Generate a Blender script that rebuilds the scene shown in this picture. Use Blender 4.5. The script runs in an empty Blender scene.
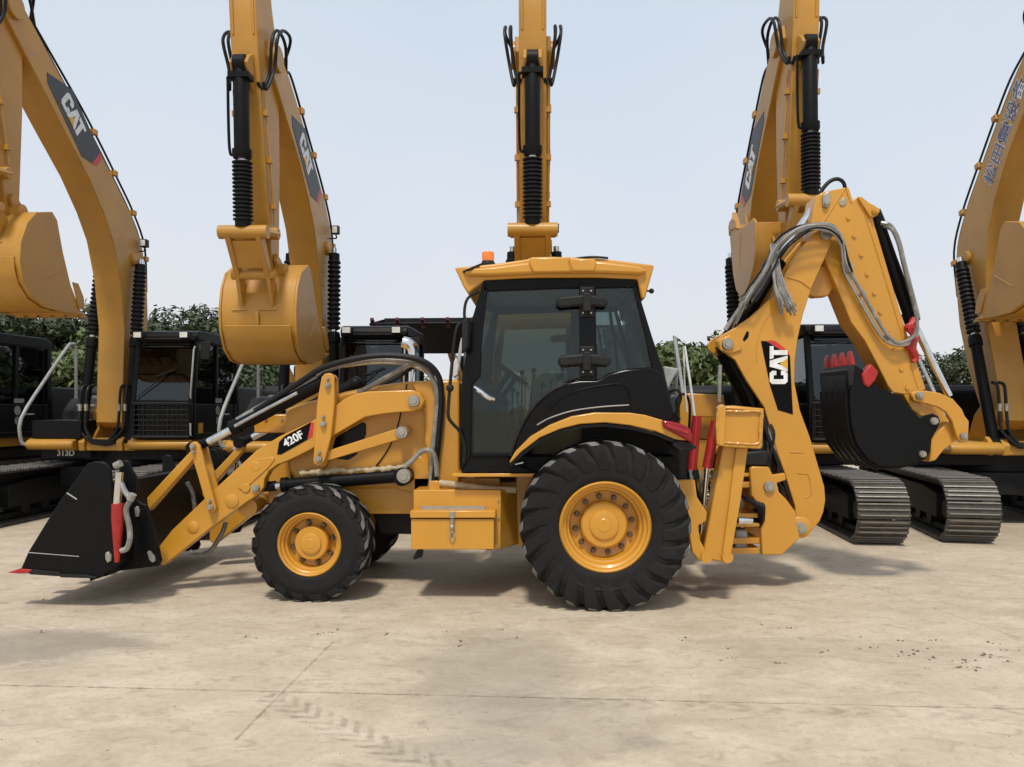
import bpy, bmesh, math, random
from mathutils import Vector, Matrix
R = math.radians
scene = bpy.context.scene
col = scene.collection
FPX, HOR, CH = 788.0, 408.0, 1.6
PSI = math.atan(28.0 / FPX)
CS, SN = math.cos(PSI), math.sin(PSI)

def P(px, py, Y):
    """point on the vertical plane at world depth Y seen from the tripod spot"""
    a = (px - 512) / FPX; b = (HOR - py) / FPX
    t = Y / (a * SN + CS)
    return Vector((t * (a * CS - SN), Y, CH + b * t))

def G(px, py):
    a = (px - 512) / FPX; b = (HOR - py) / FPX
    t = -CH / b
    return Vector((t * (a * CS - SN), t * (a * SN + CS), 0))

# ------------------------------------------------------------------ materials
def new_mat(name):
    m = bpy.data.materials.new(name); m.use_nodes = True
    nt = m.node_tree
    return m, nt, nt.nodes['Principled BSDF']

def N(nt, typ, **kw):
    n = nt.nodes.new(typ)
    for k, v in kw.items():
        if k == 'inp':
            for i, val in v.items(): n.inputs[i].default_value = val
        else: setattr(n, k, v)
    return n

def coords(nt, scale=None):
    tc = N(nt, 'ShaderNodeTexCoord')
    return tc.outputs['Object']

def noise(nt, vec, scale, detail=4, rough=.55, dist=0):
    n = N(nt, 'ShaderNodeTexNoise')
    n.inputs['Scale'].default_value = scale; n.inputs['Detail'].default_value = detail
    n.inputs['Roughness'].default_value = rough; n.inputs['Distortion'].default_value = dist
    nt.links.new(vec, n.inputs['Vector'])
    return n.outputs['Fac']

def ramp(nt, fac, stops):
    r = N(nt, 'ShaderNodeValToRGB')
    e = r.color_ramp.elements
    while len(e) < len(stops): e.new(.5)
    for el, (p, c) in zip(e, stops):
        el.position = p
        el.color = (c, c, c, 1) if not hasattr(c, '__len__') else (*c, 1)
    nt.links.new(fac, r.inputs['Fac'])
    return r.outputs['Color']

def mixc(nt, fac, a, b, blend='MIX'):
    m = N(nt, 'ShaderNodeMix', data_type='RGBA', blend_type=blend)
    for sock, v in ((m.inputs[0], fac), (m.inputs[6], a), (m.inputs[7], b)):
        if hasattr(v, 'is_linked') or hasattr(v, 'links'): nt.links.new(v, sock)
        elif hasattr(v, '__len__'): sock.default_value = (*v, 1) if len(v) == 3 else v
        else: sock.default_value = v
    return m.outputs[2]

def math_n(nt, op, a, b=None, c=None, clamp=False):
    m = N(nt, 'ShaderNodeMath', operation=op); m.use_clamp = clamp
    for i, v in enumerate((a, b, c)):
        if v is None: continue
        if hasattr(v, 'links'): nt.links.new(v, m.inputs[i])
        else: m.inputs[i].default_value = v
    return m.outputs[0]

def bump(nt, bs, h, strength=.2, dist=.01):
    b = N(nt, 'ShaderNodeBump'); b.inputs['Strength'].default_value = strength
    b.inputs['Distance'].default_value = dist
    nt.links.new(h, b.inputs['Height']); nt.links.new(b.outputs[0], bs.inputs['Normal'])

def paint(name, c, rough=.4, dust=.25, dustc=(.42, .34, .24), var=.12, coat=0.0, spec=.5):
    m, nt, bs = new_mat(name)
    v = coords(nt)
    n1 = noise(nt, v, 1.7, 5); n2 = noise(nt, v, 9, 6, .7); n3 = noise(nt, v, 60, 3, .6)
    dark = tuple(x * (1 - var) for x in c); lite = tuple(min(1, x * (1 + var * .6)) for x in c)
    base = mixc(nt, ramp(nt, n1, [(.3, 0), (.7, 1)]), dark, lite)
    dm = math_n(nt, 'MULTIPLY', ramp(nt, n2, [(.48, 0), (.75, 1)]), dust)
    base = mixc(nt, dm, base, dustc)
    nt.links.new(base, bs.inputs['Base Color'])
    rr = N(nt, 'ShaderNodeMapRange', inp={3: rough - .08, 4: rough + .18})
    nt.links.new(n2, rr.inputs[0]); nt.links.new(rr.outputs[0], bs.inputs['Roughness'])
    bs.inputs['Coat Weight'].default_value = coat; bs.inputs['Coat Roughness'].default_value = .12
    bs.inputs['Specular IOR Level'].default_value = spec
    bump(nt, bs, n3, .04, .004)
    return m

def plain(name, c, rough=.5, metal=0.0, b=.0, bs_scale=40, spec=.5):
    m, nt, bs = new_mat(name)
    v = coords(nt); n = noise(nt, v, 14, 5, .65)
    base = mixc(nt, ramp(nt, n, [(.3, 0), (.72, 1)]), tuple(x * .78 for x in c), tuple(min(1, x * 1.15) for x in c))
    nt.links.new(base, bs.inputs['Base Color'])
    bs.inputs['Roughness'].default_value = rough; bs.inputs['Metallic'].default_value = metal; bs.inputs['Specular IOR Level'].default_value = spec
    if b: bump(nt, bs, noise(nt, v, bs_scale, 4, .6), b, .01)
    return m

def glass(name, tint, refl=.1, ior=1.5):
    m, nt, bs = new_mat(name)
    nt.nodes.remove(bs)
    out = [n for n in nt.nodes if n.type == 'OUTPUT_MATERIAL'][0]
    tr = N(nt, 'ShaderNodeBsdfTransparent'); tr.inputs[0].default_value = (*tint, 1)
    gl = N(nt, 'ShaderNodeBsdfGlossy'); gl.inputs['Roughness'].default_value = .02
    gl.inputs[0].default_value = (.9, .95, .97, 1)
    fr = N(nt, 'ShaderNodeFresnel'); fr.inputs[0].default_value = ior
    f = math_n(nt, 'ADD', fr.outputs[0], refl, clamp=True)
    mx = N(nt, 'ShaderNodeMixShader')
    nt.links.new(f, mx.inputs[0]); nt.links.new(tr.outputs[0], mx.inputs[1]); nt.links.new(gl.outputs[0], mx.inputs[2])
    nt.links.new(mx.outputs[0], out.inputs[0])
    return m

M = {}
M['yellow'] = paint('yellow_paint', (.58, .272, .024), .33, .10, dustc=(.50, .33, .14), coat=.35, var=.09)
M['yellow_old'] = paint('excavator_yellow_paint', (.485, .238, .028), .42, .24, dustc=(.42, .29, .15), coat=.1, var=.16)
M['black'] = paint('black_paint', (.006, .006, .0065), .42, .03, (.06, .055, .045), var=.2, coat=0, spec=.14)
M['gloss'] = paint('gloss_black', (.003, .003, .0035), .14, .008, var=.1, coat=0, spec=.20)
M['matblack'] = paint('matt_black', (.012, .012, .0125), .5, .16, (.085, .072, .055), .25, spec=.28)
M['rubber'] = plain('tyre_rubber', (.013, .0125, .012), .75, 0, .25, 120, spec=.25)
M['tread'] = paint('dusty_tread_rubber', (.022, .021, .020), .85, .45, (.11, .10, .085), .3, spec=.2)
M['hose'] = plain('hose_rubber', (.010, .010, .011), .5, spec=.25)
M['wornsteel'] = plain('worn_grouser_steel', (.30, .27, .23), .42, .35, .3, 50)
M['nut'] = plain('bronzed_nut', (.16, .10, .06), .45, .5)
M['lugface'] = paint('dusty_sky_sheen_tread_face', (.16, .15, .14), .85, .5, (.28, .26, .23), .4, spec=.2)  # lug tops: dust, plus sky reflection painted in as lighter grey
M['darkglass'] = glass('dark_door_glass', (.30, .32, .31), .0, 1.25)
M['steel'] = plain('bare_steel', (.48, .48, .47), .35, .9)
M['zinc'] = plain('zinc_plated', (.40, .38, .33), .40, .6)
M['chrome'] = plain('chromed_rod', (.72, .73, .74), .14, 1.0)
M['shoe'] = paint('worn_track_steel', (.070, .062, .054), .5, .5, (.20, .165, .125), .35)
M['wrap'] = paint('clear_plastic_wrap', (.20, .19, .17), .22, .7, (.50, .48, .43), .5)
M['straw'] = plain('dirty_plastic_wrap', (.52, .42, .26), .35, 0, 1.0, 90)
M['red'] = plain('red_plastic', (.40, .018, .015), .40, 0, .6, 45)
M['redsteel'] = plain('red_cylinder_paint', (.40, .022, .025), .3)
M['darkred'] = plain('dark_red_cover', (.10, .012, .012), .5)
M['redlens'] = plain('red_lens', (.26, .007, .012), .10)
M['orange'] = plain('orange_lens', (.85, .22, .03), .2)
M['white'] = plain('white_paint', (.72, .72, .70), .45)
M['decal_white'] = plain('decal_white', (.80, .80, .78), .45)
M['decal_black'] = plain('decal_black', (.003, .003, .0035), .5, spec=.1)
M['decal_grey'] = plain('decal_dark_grey', (.035, .037, .042), .5)
M['decal_red'] = plain('decal_red', (.60, .035, .025), .45)
M['decal_yellow'] = plain('decal_yellow', (.75, .40, .03), .45)
M['decal_blue'] = plain('decal_blue_grey', (.12, .13, .24), .5)
M['grey'] = plain('grey_plastic', (.32, .32, .31), .5)
M['seat'] = plain('seat_fabric', (.10, .10, .105), .8)
M['olive'] = plain('console_plastic', (.20, .18, .09), .6)
M['silvercar'] = paint('silver_car_paint', (.40, .41, .43), .3, .1, coat=.5)
M['lampglass'] = plain('lamp_lens', (.75, .74, .70), .15)
M['glass'] = glass('cab_glass', (.80, .88, .86), .0, 1.42)
M['dglass'] = glass('dark_cab_glass', (.24, .28, .29), .025, 1.45)
M['farglass'] = glass('far_cab_glass', (.42, .46, .46), .04, 1.45)
M['bark'] = plain('bark', (.10, .075, .05), .9, 0, .6, 20)

def leaf_mat(name, a, b):
    m, nt, bs = new_mat(name)
    g = N(nt, 'ShaderNodeNewGeometry'); v = coords(nt)
    n = noise(nt, v, .9, 3)
    f = math_n(nt, 'ADD', math_n(nt, 'MULTIPLY', g.outputs['Random Per Island'], .6), math_n(nt, 'MULTIPLY', n, .4))
    nt.links.new(mixc(nt, f, a, b), bs.inputs['Base Color'])
    bs.inputs['Roughness'].default_value = .6
    bs.inputs['Subsurface Weight'].default_value = 0
    return m
M['leaf_a'] = leaf_mat('leaf_dark_green', (.022, .033, .012), (.065, .080, .028))
M['leaf_b'] = leaf_mat('leaf_mid_green', (.045, .072, .018), (.135, .17, .048))

# ------------------------------------------------------------------ mesh builder
def catmull(pts, k=8):
    pts = [Vector(p) for p in pts]
    if len(pts) < 3: return pts
    out = []
    e = [2 * pts[0] - pts[1]] + pts + [2 * pts[-1] - pts[-2]]
    for i in range(1, len(e) - 2):
        p0, p1, p2, p3 = e[i - 1:i + 3]
        for j in range(k):
            t = j / k
            out.append(.5 * ((2 * p1) + (p2 - p0) * t + (2 * p0 - 5 * p1 + 4 * p2 - p3) * t * t + (3 * p1 - p0 - 3 * p2 + p3) * t ** 3))
    out.append(pts[-1])
    return out

class MB:
    def __init__(self): self.v = []; self.f = []; self.m2 = None; self.pc = []
    def add(self, vs, fs):
        self.pc.append((len(self.v), len(self.f))); o = len(self.v); self.v += [Vector(x) for x in vs]; self.f += [tuple(i + o for i in f) for f in fs]; return self
    def prism(self, A, B):
        n = len(A)
        fs = [tuple(range(n)), tuple(range(2 * n - 1, n - 1, -1))]
        fs += [(i, i + n, (i + 1) % n + n, (i + 1) % n) for i in range(n)]
        return self.add(list(A) + list(B), fs)
    def box(self, lo, hi):
        x0, y0, z0 = lo; x1, y1, z1 = hi
        return self.prism([(x0, y0, z0), (x1, y0, z0), (x1, y0, z1), (x0, y0, z1)], [(x0, y1, z0), (x1, y1, z0), (x1, y1, z1), (x0, y1, z1)])
    def lathe(self, p0, p1, prof, n=20, phase=0):
        p0 = Vector(p0); p1 = Vector(p1); d = (p1 - p0); L = d.length; d = d / L
        a = Vector((0, 0, 1)) if abs(d.z) < .9 else Vector((1, 0, 0))
        e1 = d.cross(a).normalized(); e2 = d.cross(e1)
        vs = []; fs = []
        for t, r in prof:
            c = p0 + d * (t * L)
            for k in range(n):
                an = 2 * math.pi * k / n + phase
                vs.append(c + e1 * (math.cos(an) * r) + e2 * (math.sin(an) * r))
        m = len(prof)
        for i in range(m - 1):
            for k in range(n):
                fs.append((i * n + k, i * n + (k + 1) % n, (i + 1) * n + (k + 1) % n, (i + 1) * n + k))
        if prof[0][1] > 1e-6: fs.append(tuple(range(n)))
        if prof[-1][1] > 1e-6: fs.append(tuple(range((m - 1) * n, m * n)))
        return self.add(vs, fs)
    def cyl(self, p0, p1, r, r2=None, n=18): return self.lathe(p0, p1, [(0, r), (1, r if r2 is None else r2)], n)
    def tube(self, pts, r, n=8, smooth=True, k=6):
        pts = catmull(pts, k) if smooth else [Vector(p) for p in pts]
        vs = []; fs = []; prev = None
        for i, p in enumerate(pts):
            t = (pts[min(i + 1, len(pts) - 1)] - pts[max(i - 1, 0)])
            if t.length < 1e-9: t = Vector((0, 0, 1))
            t.normalize()
            if prev is None:
                a = Vector((0, 0, 1)) if abs(t.z) < .9 else Vector((1, 0, 0)); u = t.cross(a).normalized()
            else:
                u = (prev - t * prev.dot(t)).normalized()
            prev = u; w = t.cross(u)
            rr = r(i / (len(pts) - 1)) if callable(r) else r
            for q in range(n):
                an = 2 * math.pi * q / n
                vs.append(p + (u * math.cos(an) + w * math.sin(an)) * rr)
        for i in range(len(pts) - 1):
            for q in range(n): fs.append((i * n + q, i * n + (q + 1) % n, (i + 1) * n + (q + 1) % n, (i + 1) * n + q))
        fs.append(tuple(range(n))); fs.append(tuple(range((len(pts) - 1) * n, len(pts) * n)))
        return self.add(vs, fs)
    def sphere(self, c, r, n=12, m=8, sc=(1, 1, 1)):
        c = Vector(c); vs = []; fs = []
        for i in range(m + 1):
            th = math.pi * i / m
            for k in range(n):
                ph = 2 * math.pi * k / n
                vs.append(c + Vector((math.sin(th) * math.cos(ph) * r * sc[0], math.sin(th) * math.sin(ph) * r * sc[1], math.cos(th) * r * sc[2])))
        for i in range(m):
            for k in range(n): fs.append((i * n + k, i * n + (k + 1) % n, (i + 1) * n + (k + 1) % n, (i + 1) * n + k))
        return self.add(vs, fs)
    def xform(self, mat): self.v = [mat @ x for x in self.v]; return self
    # image-traced plates: outline at depth Y0, solid back to Y1
    def py(self, pts, Y0, Y1, mirror=None):
        A = [P(x, y, Y0) for x, y in pts]
        self.prism(A, [Vector((p.x, Y1, p.z)) for p in A])
        if mirror is not None:
            self.m2 = self.m2 or MB()
            self.m2.prism([Vector((p.x, 2 * mirror - Y1, p.z)) for p in A], [Vector((p.x, 2 * mirror - Y0, p.z)) for p in A])
        return self
    def pieces(self):
        out = []; ends = self.pc[1:] + [(len(self.v), len(self.f))]
        for (v0, f0), (v1, f1) in zip(self.pc, ends):
            m = MB(); m.v = self.v[v0:v1]; m.f = [tuple(i - v0 for i in f) for f in self.f[f0:f1]]; out.append(m)
        return out
    def mesh(self, name, org=(0, 0, 0), smooth=38):
        me = bpy.data.meshes.new(name)
        o = Vector(org)
        me.from_pydata([tuple(v - o) for v in self.v], [], self.f)
        bm = bmesh.new(); bm.from_mesh(me)
        bmesh.ops.remove_doubles(bm, verts=bm.verts, dist=1e-6)
        bmesh.ops.recalc_face_normals(bm, faces=bm.faces)
        bm.to_mesh(me); bm.free()
        me.polygons.foreach_set('use_smooth', [True] * len(me.polygons))
        me.set_sharp_from_angle(angle=R(smooth))
        return me

ORG = Vector((0, 0, 0))
CACHE = {}
def link(name, me, mat, parent=None, bevel=0, label=None):
    o = bpy.data.objects.new(name, me); col.objects.link(o)
    if mat is not None and not me.materials: me.materials.append(mat)
    o.parent = parent
    if bevel:
        b = o.modifiers.new('edge_bevel', 'BEVEL'); b.width = bevel; b.segments = 2
        b.limit_method = 'ANGLE'; b.angle_limit = R(42); b.harden_normals = False
    if label: o['label'] = label
    return o
def part(name, mb, mat, parent, bevel=0, label=None, smooth=38):
    if mb.m2: link(name, mb.m2.mesh(name, ORG, smooth), M[mat], parent, bevel, label)
    return link(name, mb.mesh(name, ORG, smooth), M[mat], parent, bevel, label)
def cpart(key, name, fn, mat, parent, bevel=0, label=None):
    if key not in CACHE: CACHE[key] = fn().mesh(name)
    return link(name, CACHE[key], M[mat], parent, bevel, label)
def parts(name, mb, mat, parent, bevel=0, label=None, smooth=38):
    return [link(name, q.mesh(name, ORG, smooth), M[mat], parent, bevel, label) for q in mb.pieces()][0]
def cparts(key, name, fn, mat, parent, bevel=0):
    if key not in CACHE: CACHE[key] = [q.mesh(name) for q in fn().pieces()]
    return [link(name, me, M[mat], parent, bevel) for me in CACHE[key]]
def thing(name, label, cat, loc, rotz=0, group=None):
    o = bpy.data.objects.new(name, None); col.objects.link(o)
    o.location = loc; o.rotation_euler = (0, 0, rotz); o.empty_display_size = .3
    o['label'] = label; o['category'] = cat
    if group: o['group'] = group
    return o
def tag(o, label=None, cat=None, group=None, kind=None):
    for k, v in (('label', label), ('category', cat), ('group', group), ('kind', kind)):
        if v: o[k] = v
    return o

def text_mb(s, size, thick, mat4, bold=0.0):
    cu = bpy.data.curves.new('lettering_curve', 'FONT'); cu.body = s; cu.size = size; cu.extrude = thick; cu.offset = bold
    o = bpy.data.objects.new('lettering_tmp', cu); col.objects.link(o)
    dg = bpy.context.evaluated_depsgraph_get()
    me = bpy.data.meshes.new_from_object(o.evaluated_get(dg))
    mb = MB(); mb.add([mat4 @ v.co for v in me.vertices], [tuple(p.vertices) for p in me.polygons])
    bpy.data.objects.remove(o); bpy.data.curves.remove(cu); bpy.data.meshes.remove(me)
    return mb
def frame(o, ux, uy):
    ux = Vector(ux).normalized(); uy = Vector(uy); uy = (uy - ux * uy.dot(ux)).normalized(); n = ux.cross(uy)
    m = Matrix((ux, uy, n)).transposed().to_4x4(); m.translation = Vector(o); return m
def flat(mb, pts, m, t):
    A = [m @ Vector((x, y, t)) for x, y in pts]; B = [m @ Vector((x, y, -.001)) for x, y in pts]
    return mb.prism(A, B)
LET_C = [(0, .15), (.13, 0), (.62, 0), (.75, .15), (.75, .37), (.50, .37), (.50, .22), (.27, .22), (.27, .78), (.50, .78), (.50, .63), (.75, .63), (.75, .85), (.62, 1), (.13, 1), (0, .85)]
LET_A = [(.70, 0), (.98, 1), (1.32, 1), (1.60, 0), (1.33, 0), (1.15, .64), (.97, 0)]
LET_T = [(1.40, 1), (2.14, 1), (2.14, .78), (1.91, .78), (1.91, 0), (1.64, 0), (1.64, .78), (1.46, .78)]
TRI = [(.85, 0), (1.15, .44), (1.45, 0)]
def logo(parent, m, h, mirror=False):
    """white lettering with the small triangle; m: frame of the baseline start, h: cap height (m)"""
    sc = m @ Matrix.Diagonal((h, h, 1, 1))
    mb = MB()
    for L in (LET_C, LET_A, LET_T): flat(mb, L, sc, .004)
    part('lettering', mb, 'decal_white', parent)
    mb = MB(); flat(mb, TRI, sc, .006)
    part('logo_triangle', mb, 'decal_yellow', parent)
# ================================================================== BACKHOE LOADER
YC = 7.3
rootp = P(470, 500, YC); rootp.z = 0
bh = thing('backhoe_loader', 'yellow backhoe loader with black cab and front bucket, standing side-on in front of the excavators', 'backhoe loader', rootp)
ORG = rootp.copy()

def Q(px, py, Y): return P(px, py, Y)
def pin(px, py, Y, rpx, mat='zinc', par=bh, proud=.03, name='pivot_pin'):
    c = P(px, py, Y); r = rpx * Y / FPX
    mb = MB()
    mb.lathe((c.x, Y + .01, c.z), (c.x, Y - proud, c.z), [(0, r), (.7, r), (1, r * .88)], 20)
    mb.lathe((c.x, Y - proud + .001, c.z), (c.x, Y - proud - .012, c.z), [(0, r * .62), (1, r * .55)], 6)
    part(name, mb, mat, par)
def bolt(px, py, Y, rpx, par=bh, mat='zinc'):
    c = P(px, py, Y); r = rpx * Y / FPX
    mb = MB(); mb.cyl((c.x, Y + .004, c.z), (c.x, Y - .014, c.z), r, n=6)
    part('bolt', mb, mat, par)

# ---- wheels
def wheel(px, py, Rpx, rimpx, hubpx, Y, width, far, nl, nb):
    c = P(px, py, Y); k = Y / FPX * (1 / (((px - 512) / FPX) * SN + CS))
    Rr = Rpx * k; rim = rimpx * k; hub = hubpx * k
    sgn = 1
    if far: y0 = 2 * YC - Y; sgn = -1
    else: y0 = Y
    c = Vector((c.x, y0, 0)); c.z = Rr - .012
    W = width
    def at(r, w, a): return Vector((c.x + math.cos(a) * r, y0 + sgn * w, c.z + math.sin(a) * r))
    root = part('wheel', MB().lathe(at(0, W * .60, 0), at(0, W * .72, 0), [(0, rim * .95), (1, rim * .95)], 40), 'yellow', bh)
    # tyre carcass
    prof = [(rim * 1.02, .06), (rim * 1.05, .025), (rim * 1.16, .012), (Rr * .74, .0), (Rr * .80, .002), (Rr * .81, .010), (Rr * .90, .035), (Rr * .945, .075), (Rr * .96, .16), (Rr * .963, .5)]
    prof = [(r, w * W if w > .06 else w * W) for r, w in prof]
    prof = prof + [(r, W - w) for r, w in reversed(prof[:-1])]
    t = MB(); n = 72; vs = []; fs = []
    for r, w in prof:
        for q in range(n): vs.append(at(r, w, 2 * math.pi * q / n))
    for i in range(len(prof) - 1):
        for q in range(n): fs.append((i * n + q, i * n + (q + 1) % n, (i + 1) * n + (q + 1) % n, (i + 1) * n + q))
    t.add(vs, fs)
    # raised sidewall ring and a blank moulded bar
    ty = part('tyre', t, 'rubber', root, smooth=50)
    lug = MB()
    rnd = random.Random(5)
    hw = math.pi / nl * .60
    faces_ = (MB(), MB())
    for i in range(nl):
        for side in (0, 1):
            a0 = 2 * math.pi * (i + .5 * side) / nl + (.06 if far else 0)
            secs = [(.67, .675, -.004, -.13), (.74, .765, -.022, -.11), (.84, .885, -.026, -.06), (.90, .965, -.008, -.02), (.935, 1.0, .07, .02), (.945, 1.003, .30, .12), (.95, 1.0, .56, .24)]
            if nl < 20: secs = [(.86, .865, .01, -.05), (.90, .925, .012, -.03), (.935, .985, .035, -.01)] + [(a_, b_, c_, d_ * 1.1) for a_, b_, c_, d_ in secs[3:]]
            vs = []; fs = []
            for (rb, rt, w, da) in secs:
                ww = w * W
                if side: ww = W - ww
                an = a0 + da * (1.3 if nl < 20 else 1.0)
                nw = 1 if w < .1 else .74
                for r, s_ in ((rb, -1.10 * nw), (rt, -.93 * nw), (rt, .93 * nw), (rb, 1.10 * nw)):
                    vs.append(at(Rr * r, ww + (.02 * W if (w < .05 and r == rb) else 0) * (1 if not side else -1), an + s_ * hw))
            m = len(secs)
            for j in range(m - 1):
                for q in range(4): fs.append((j * 4 + q, j * 4 + (q + 1) % 4, (j + 1) * 4 + (q + 1) % 4, (j + 1) * 4 + q))
            fs.append((0, 1, 2, 3)); fs.append(tuple((m - 1) * 4 + q for q in range(4)))
            lug.add(vs, fs)
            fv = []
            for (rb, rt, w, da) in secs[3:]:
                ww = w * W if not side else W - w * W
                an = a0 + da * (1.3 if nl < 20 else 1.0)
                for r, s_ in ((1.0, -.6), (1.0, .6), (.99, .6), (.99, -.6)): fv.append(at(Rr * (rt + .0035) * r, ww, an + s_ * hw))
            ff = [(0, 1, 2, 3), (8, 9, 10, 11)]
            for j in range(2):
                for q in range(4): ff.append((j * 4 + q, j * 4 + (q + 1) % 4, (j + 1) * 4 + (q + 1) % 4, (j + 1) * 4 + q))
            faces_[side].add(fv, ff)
    nL = len(lug.f)
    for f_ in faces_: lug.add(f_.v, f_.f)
    lo = part('tread_lugs', lug, 'rubber', root, .004, smooth=25)
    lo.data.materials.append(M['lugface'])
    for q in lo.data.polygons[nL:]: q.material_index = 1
    # rim dish
    dish = [(rim * 1.03, .055), (rim * 1.03, .02), (rim * .99, .008), (rim * .95, .02), (rim * .93, .05), (rim * .88, .06), (rim * .84, .10), (rim * .80, .105), (rim * .78, .16), (rim * .75, .175), (hub * 1.1, .185), (hub * .6, .185)]
    vs = []; fs = []; n = 64
    for r, w in dish:
        for q in range(n): vs.append(at(r, w * W / .42, 2 * math.pi * q / n))
    for i in range(len(dish) - 1):
        for q in range(n): fs.append((i * n + q, i * n + (q + 1) % n, (i + 1) * n + (q + 1) % n, (i + 1) * n + q))
    part('rim', MB().add(vs, fs), 'yellow', root, smooth=30)
    w0 = .175 * W / .42
    h = MB().lathe(at(0, w0 + .02, 0), at(0, w0 - .105, 0), [(0, hub * 1.06), (.2, hub * 1.05), (.72, hub * 1.0), (.80, hub * .93), (.8, hub * .64), (.93, hub * .61), (.97, hub * .52), (.97, hub * .3), (1, hub * .27), (1, 0)], 40)
    part('hub', h, 'yellow', root, smooth=30)
    nb_ = MB()
    for i in range(nb):
        a = 2 * math.pi * (i + .3) / nb
        r = (hub * 1.04 + rim * .76) / 2
        nb_.lathe(at(r, w0 + .02, a), at(r, w0 - .035, a), [(0, .026), (.5, .025), (.55, .018), (1, .016)], 6)
    parts('wheel_nut', nb_, 'nut', root)
    if not far and Rpx > 70:
        b = MB(); vs = []; fs = []
        for j in range(13):
            a = math.radians(-118 + j * 4.2)
            for r in (.70, .735): vs.append(at(Rr * r, -.006, a))
            for r in (.70, .735): vs.append(at(Rr * r, .012, a))
        for j in range(12):
            o = j * 4; fs += [(o, o + 1, o + 5, o + 4), (o + 2, o + 3, o + 7, o + 6), (o, o + 2, o + 6, o + 4), (o + 1, o + 3, o + 7, o + 5)]
        b.add(vs, fs); part('sidewall_label', b, 'tread', root)
    return c, Rr
rc, rR = wheel(605.5, 525, 86, 45, 23.5, 6.2, .50, False, 22, 12)
wheel(605.5, 525, 86, 45, 23.5, 6.2, .50, True, 22, 12)
fc, fR = wheel(308.5, 543.5, 59, 31.5, 17, 6.42, .36, False, 18, 8)
wheel(308.5, 543.5, 59, 31.5, 17, 6.42, .36, True, 18, 8)
mb = MB(); mb.cyl((rc.x, 6.5, rc.z), (rc.x, 8.1, rc.z), .15); mb.box((rc.x - .2, 7.1, rc.z - .24), (rc.x + .2, 7.5, rc.z + .24))
part('rear_axle', mb, 'yellow', bh, .02)
mb = MB(); mb.cyl((fc.x, 6.6, fc.z), (fc.x, 8.0, fc.z), .085); mb.box((fc.x - .12, 7.1, fc.z - .15), (fc.x + .12, 7.5, fc.z + .12))
mb.cyl((fc.x - .16, 6.72, fc.z + .02), (fc.x - .16, 7.88, fc.z + .02), .03)
part('front_axle', mb, 'matblack', bh, .015)

# ---- chassis
mb = MB(); mb.py([(268, 487), (413, 486), (540, 481), (700, 480), (700, 516), (540, 528), (500, 532), (412, 514), (268, 514)], 6.93, 7.03, YC)
part('chassis_rail', mb, 'yellow', bh, .008)
mb = MB(); mb.py([(345, 490), (690, 490), (690, 512), (345, 508)], 7.04, 7.56)
mb.py([(372, 512), (500, 512), (498, 536), (380, 534)], 7.08, 7.5)
part('gearbox', mb, 'matblack', bh, .02)
mb = MB(); mb.py([(516, 476), (536, 476), (530, 495), (526, 520), (528, 545), (518, 546)], 6.86, 6.92)
mb.py([(414, 478), (500, 478), (500, 491), (414, 491)], 6.88, 6.925)
part('side_frame_plate', mb, 'yellow', bh, .006)
mb = MB(); mb.py([(452, 473.5), (535, 473.5), (532, 477), (452, 477)], 6.46, 6.9)
mb.py([(475, 466), (488, 466), (488, 473), (475, 473)], 6.5, 6.62)
part('cab_step_ledge', mb, 'yellow', bh, .006)
mb = MB(); mb.tube([P(440, 483, 6.7), P(458, 485, 6.68), (P(490, 489, 6.68)), P(516, 490, 6.7)], .03, 10)
part('wrapped_pipe', mb, 'straw', bh)

# ---- tool box
mb = MB(); mb.py([(413.5, 490), (501, 490), (501, 549), (413.5, 549)], 6.56, 6.9)
mb.prism([P(501, 490, 6.58), P(501, 549, 6.58), P(519, 544, 6.9), P(519, 489, 6.9)], [P(499, 490, 6.62), P(499, 549, 6.62), P(513, 544, 6.92), P(513, 489, 6.92)])
box_ = part('battery_box', mb, 'yellow', bh, .008)
mb = MB(); mb.py([(411, 519), (494, 519), (494, 549.5), (411, 549.5)], 6.42, 6.55)
tb = part('tool_box', mb, 'yellow', bh, .006)
mb = MB(); mb.py([(410, 511), (495.5, 511), (495.5, 518), (410, 518)], 6.40, 6.55); part('lid', mb, 'yellow', tb, .006)
mb = MB(); mb.py([(421, 506.5), (485, 506.5), (485, 510.5), (421, 510.5)], 6.535, 6.557); part('warning_strip', mb, 'grey', box_)
mb = MB()
c = P(452, 515, 6.39); mb.box((c.x - .022, 6.385, c.z - .025), (c.x + .022, 6.40, c.z + .03))
c = P(452, 527, 6.40); mb.box((c.x - .012, 6.398, c.z - .05), (c.x + .012, 6.418, c.z + .07)); mb.sphere((c.x, 6.40, c.z), .022)
part('latch', mb, 'zinc', tb, .003)
mb = MB(); c = P(452, 537, 6.4); mb.tube([c + Vector((-.015, .01, .03)), c + Vector((-.02, 0, 0)), c + Vector((0, 0, -.025)), c + Vector((.022, 0, .0)), c + Vector((.015, .01, .03))], .006, 6)
part('padlock_hasp', mb, 'zinc', tb)
for px in (411, 480):
    mb = MB(); mb.py([(px + 6, 550), (px + 12, 550), (px + 11, 557), (px + 3, 560), (px + 2, 557)], 6.6, 6.64); part('support_bracket', mb, 'matblack' if px == 411 else 'zinc', box_)
for py in (500, 518, 545): bolt(498.5, py, 6.56, 1.0, box_)

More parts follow.
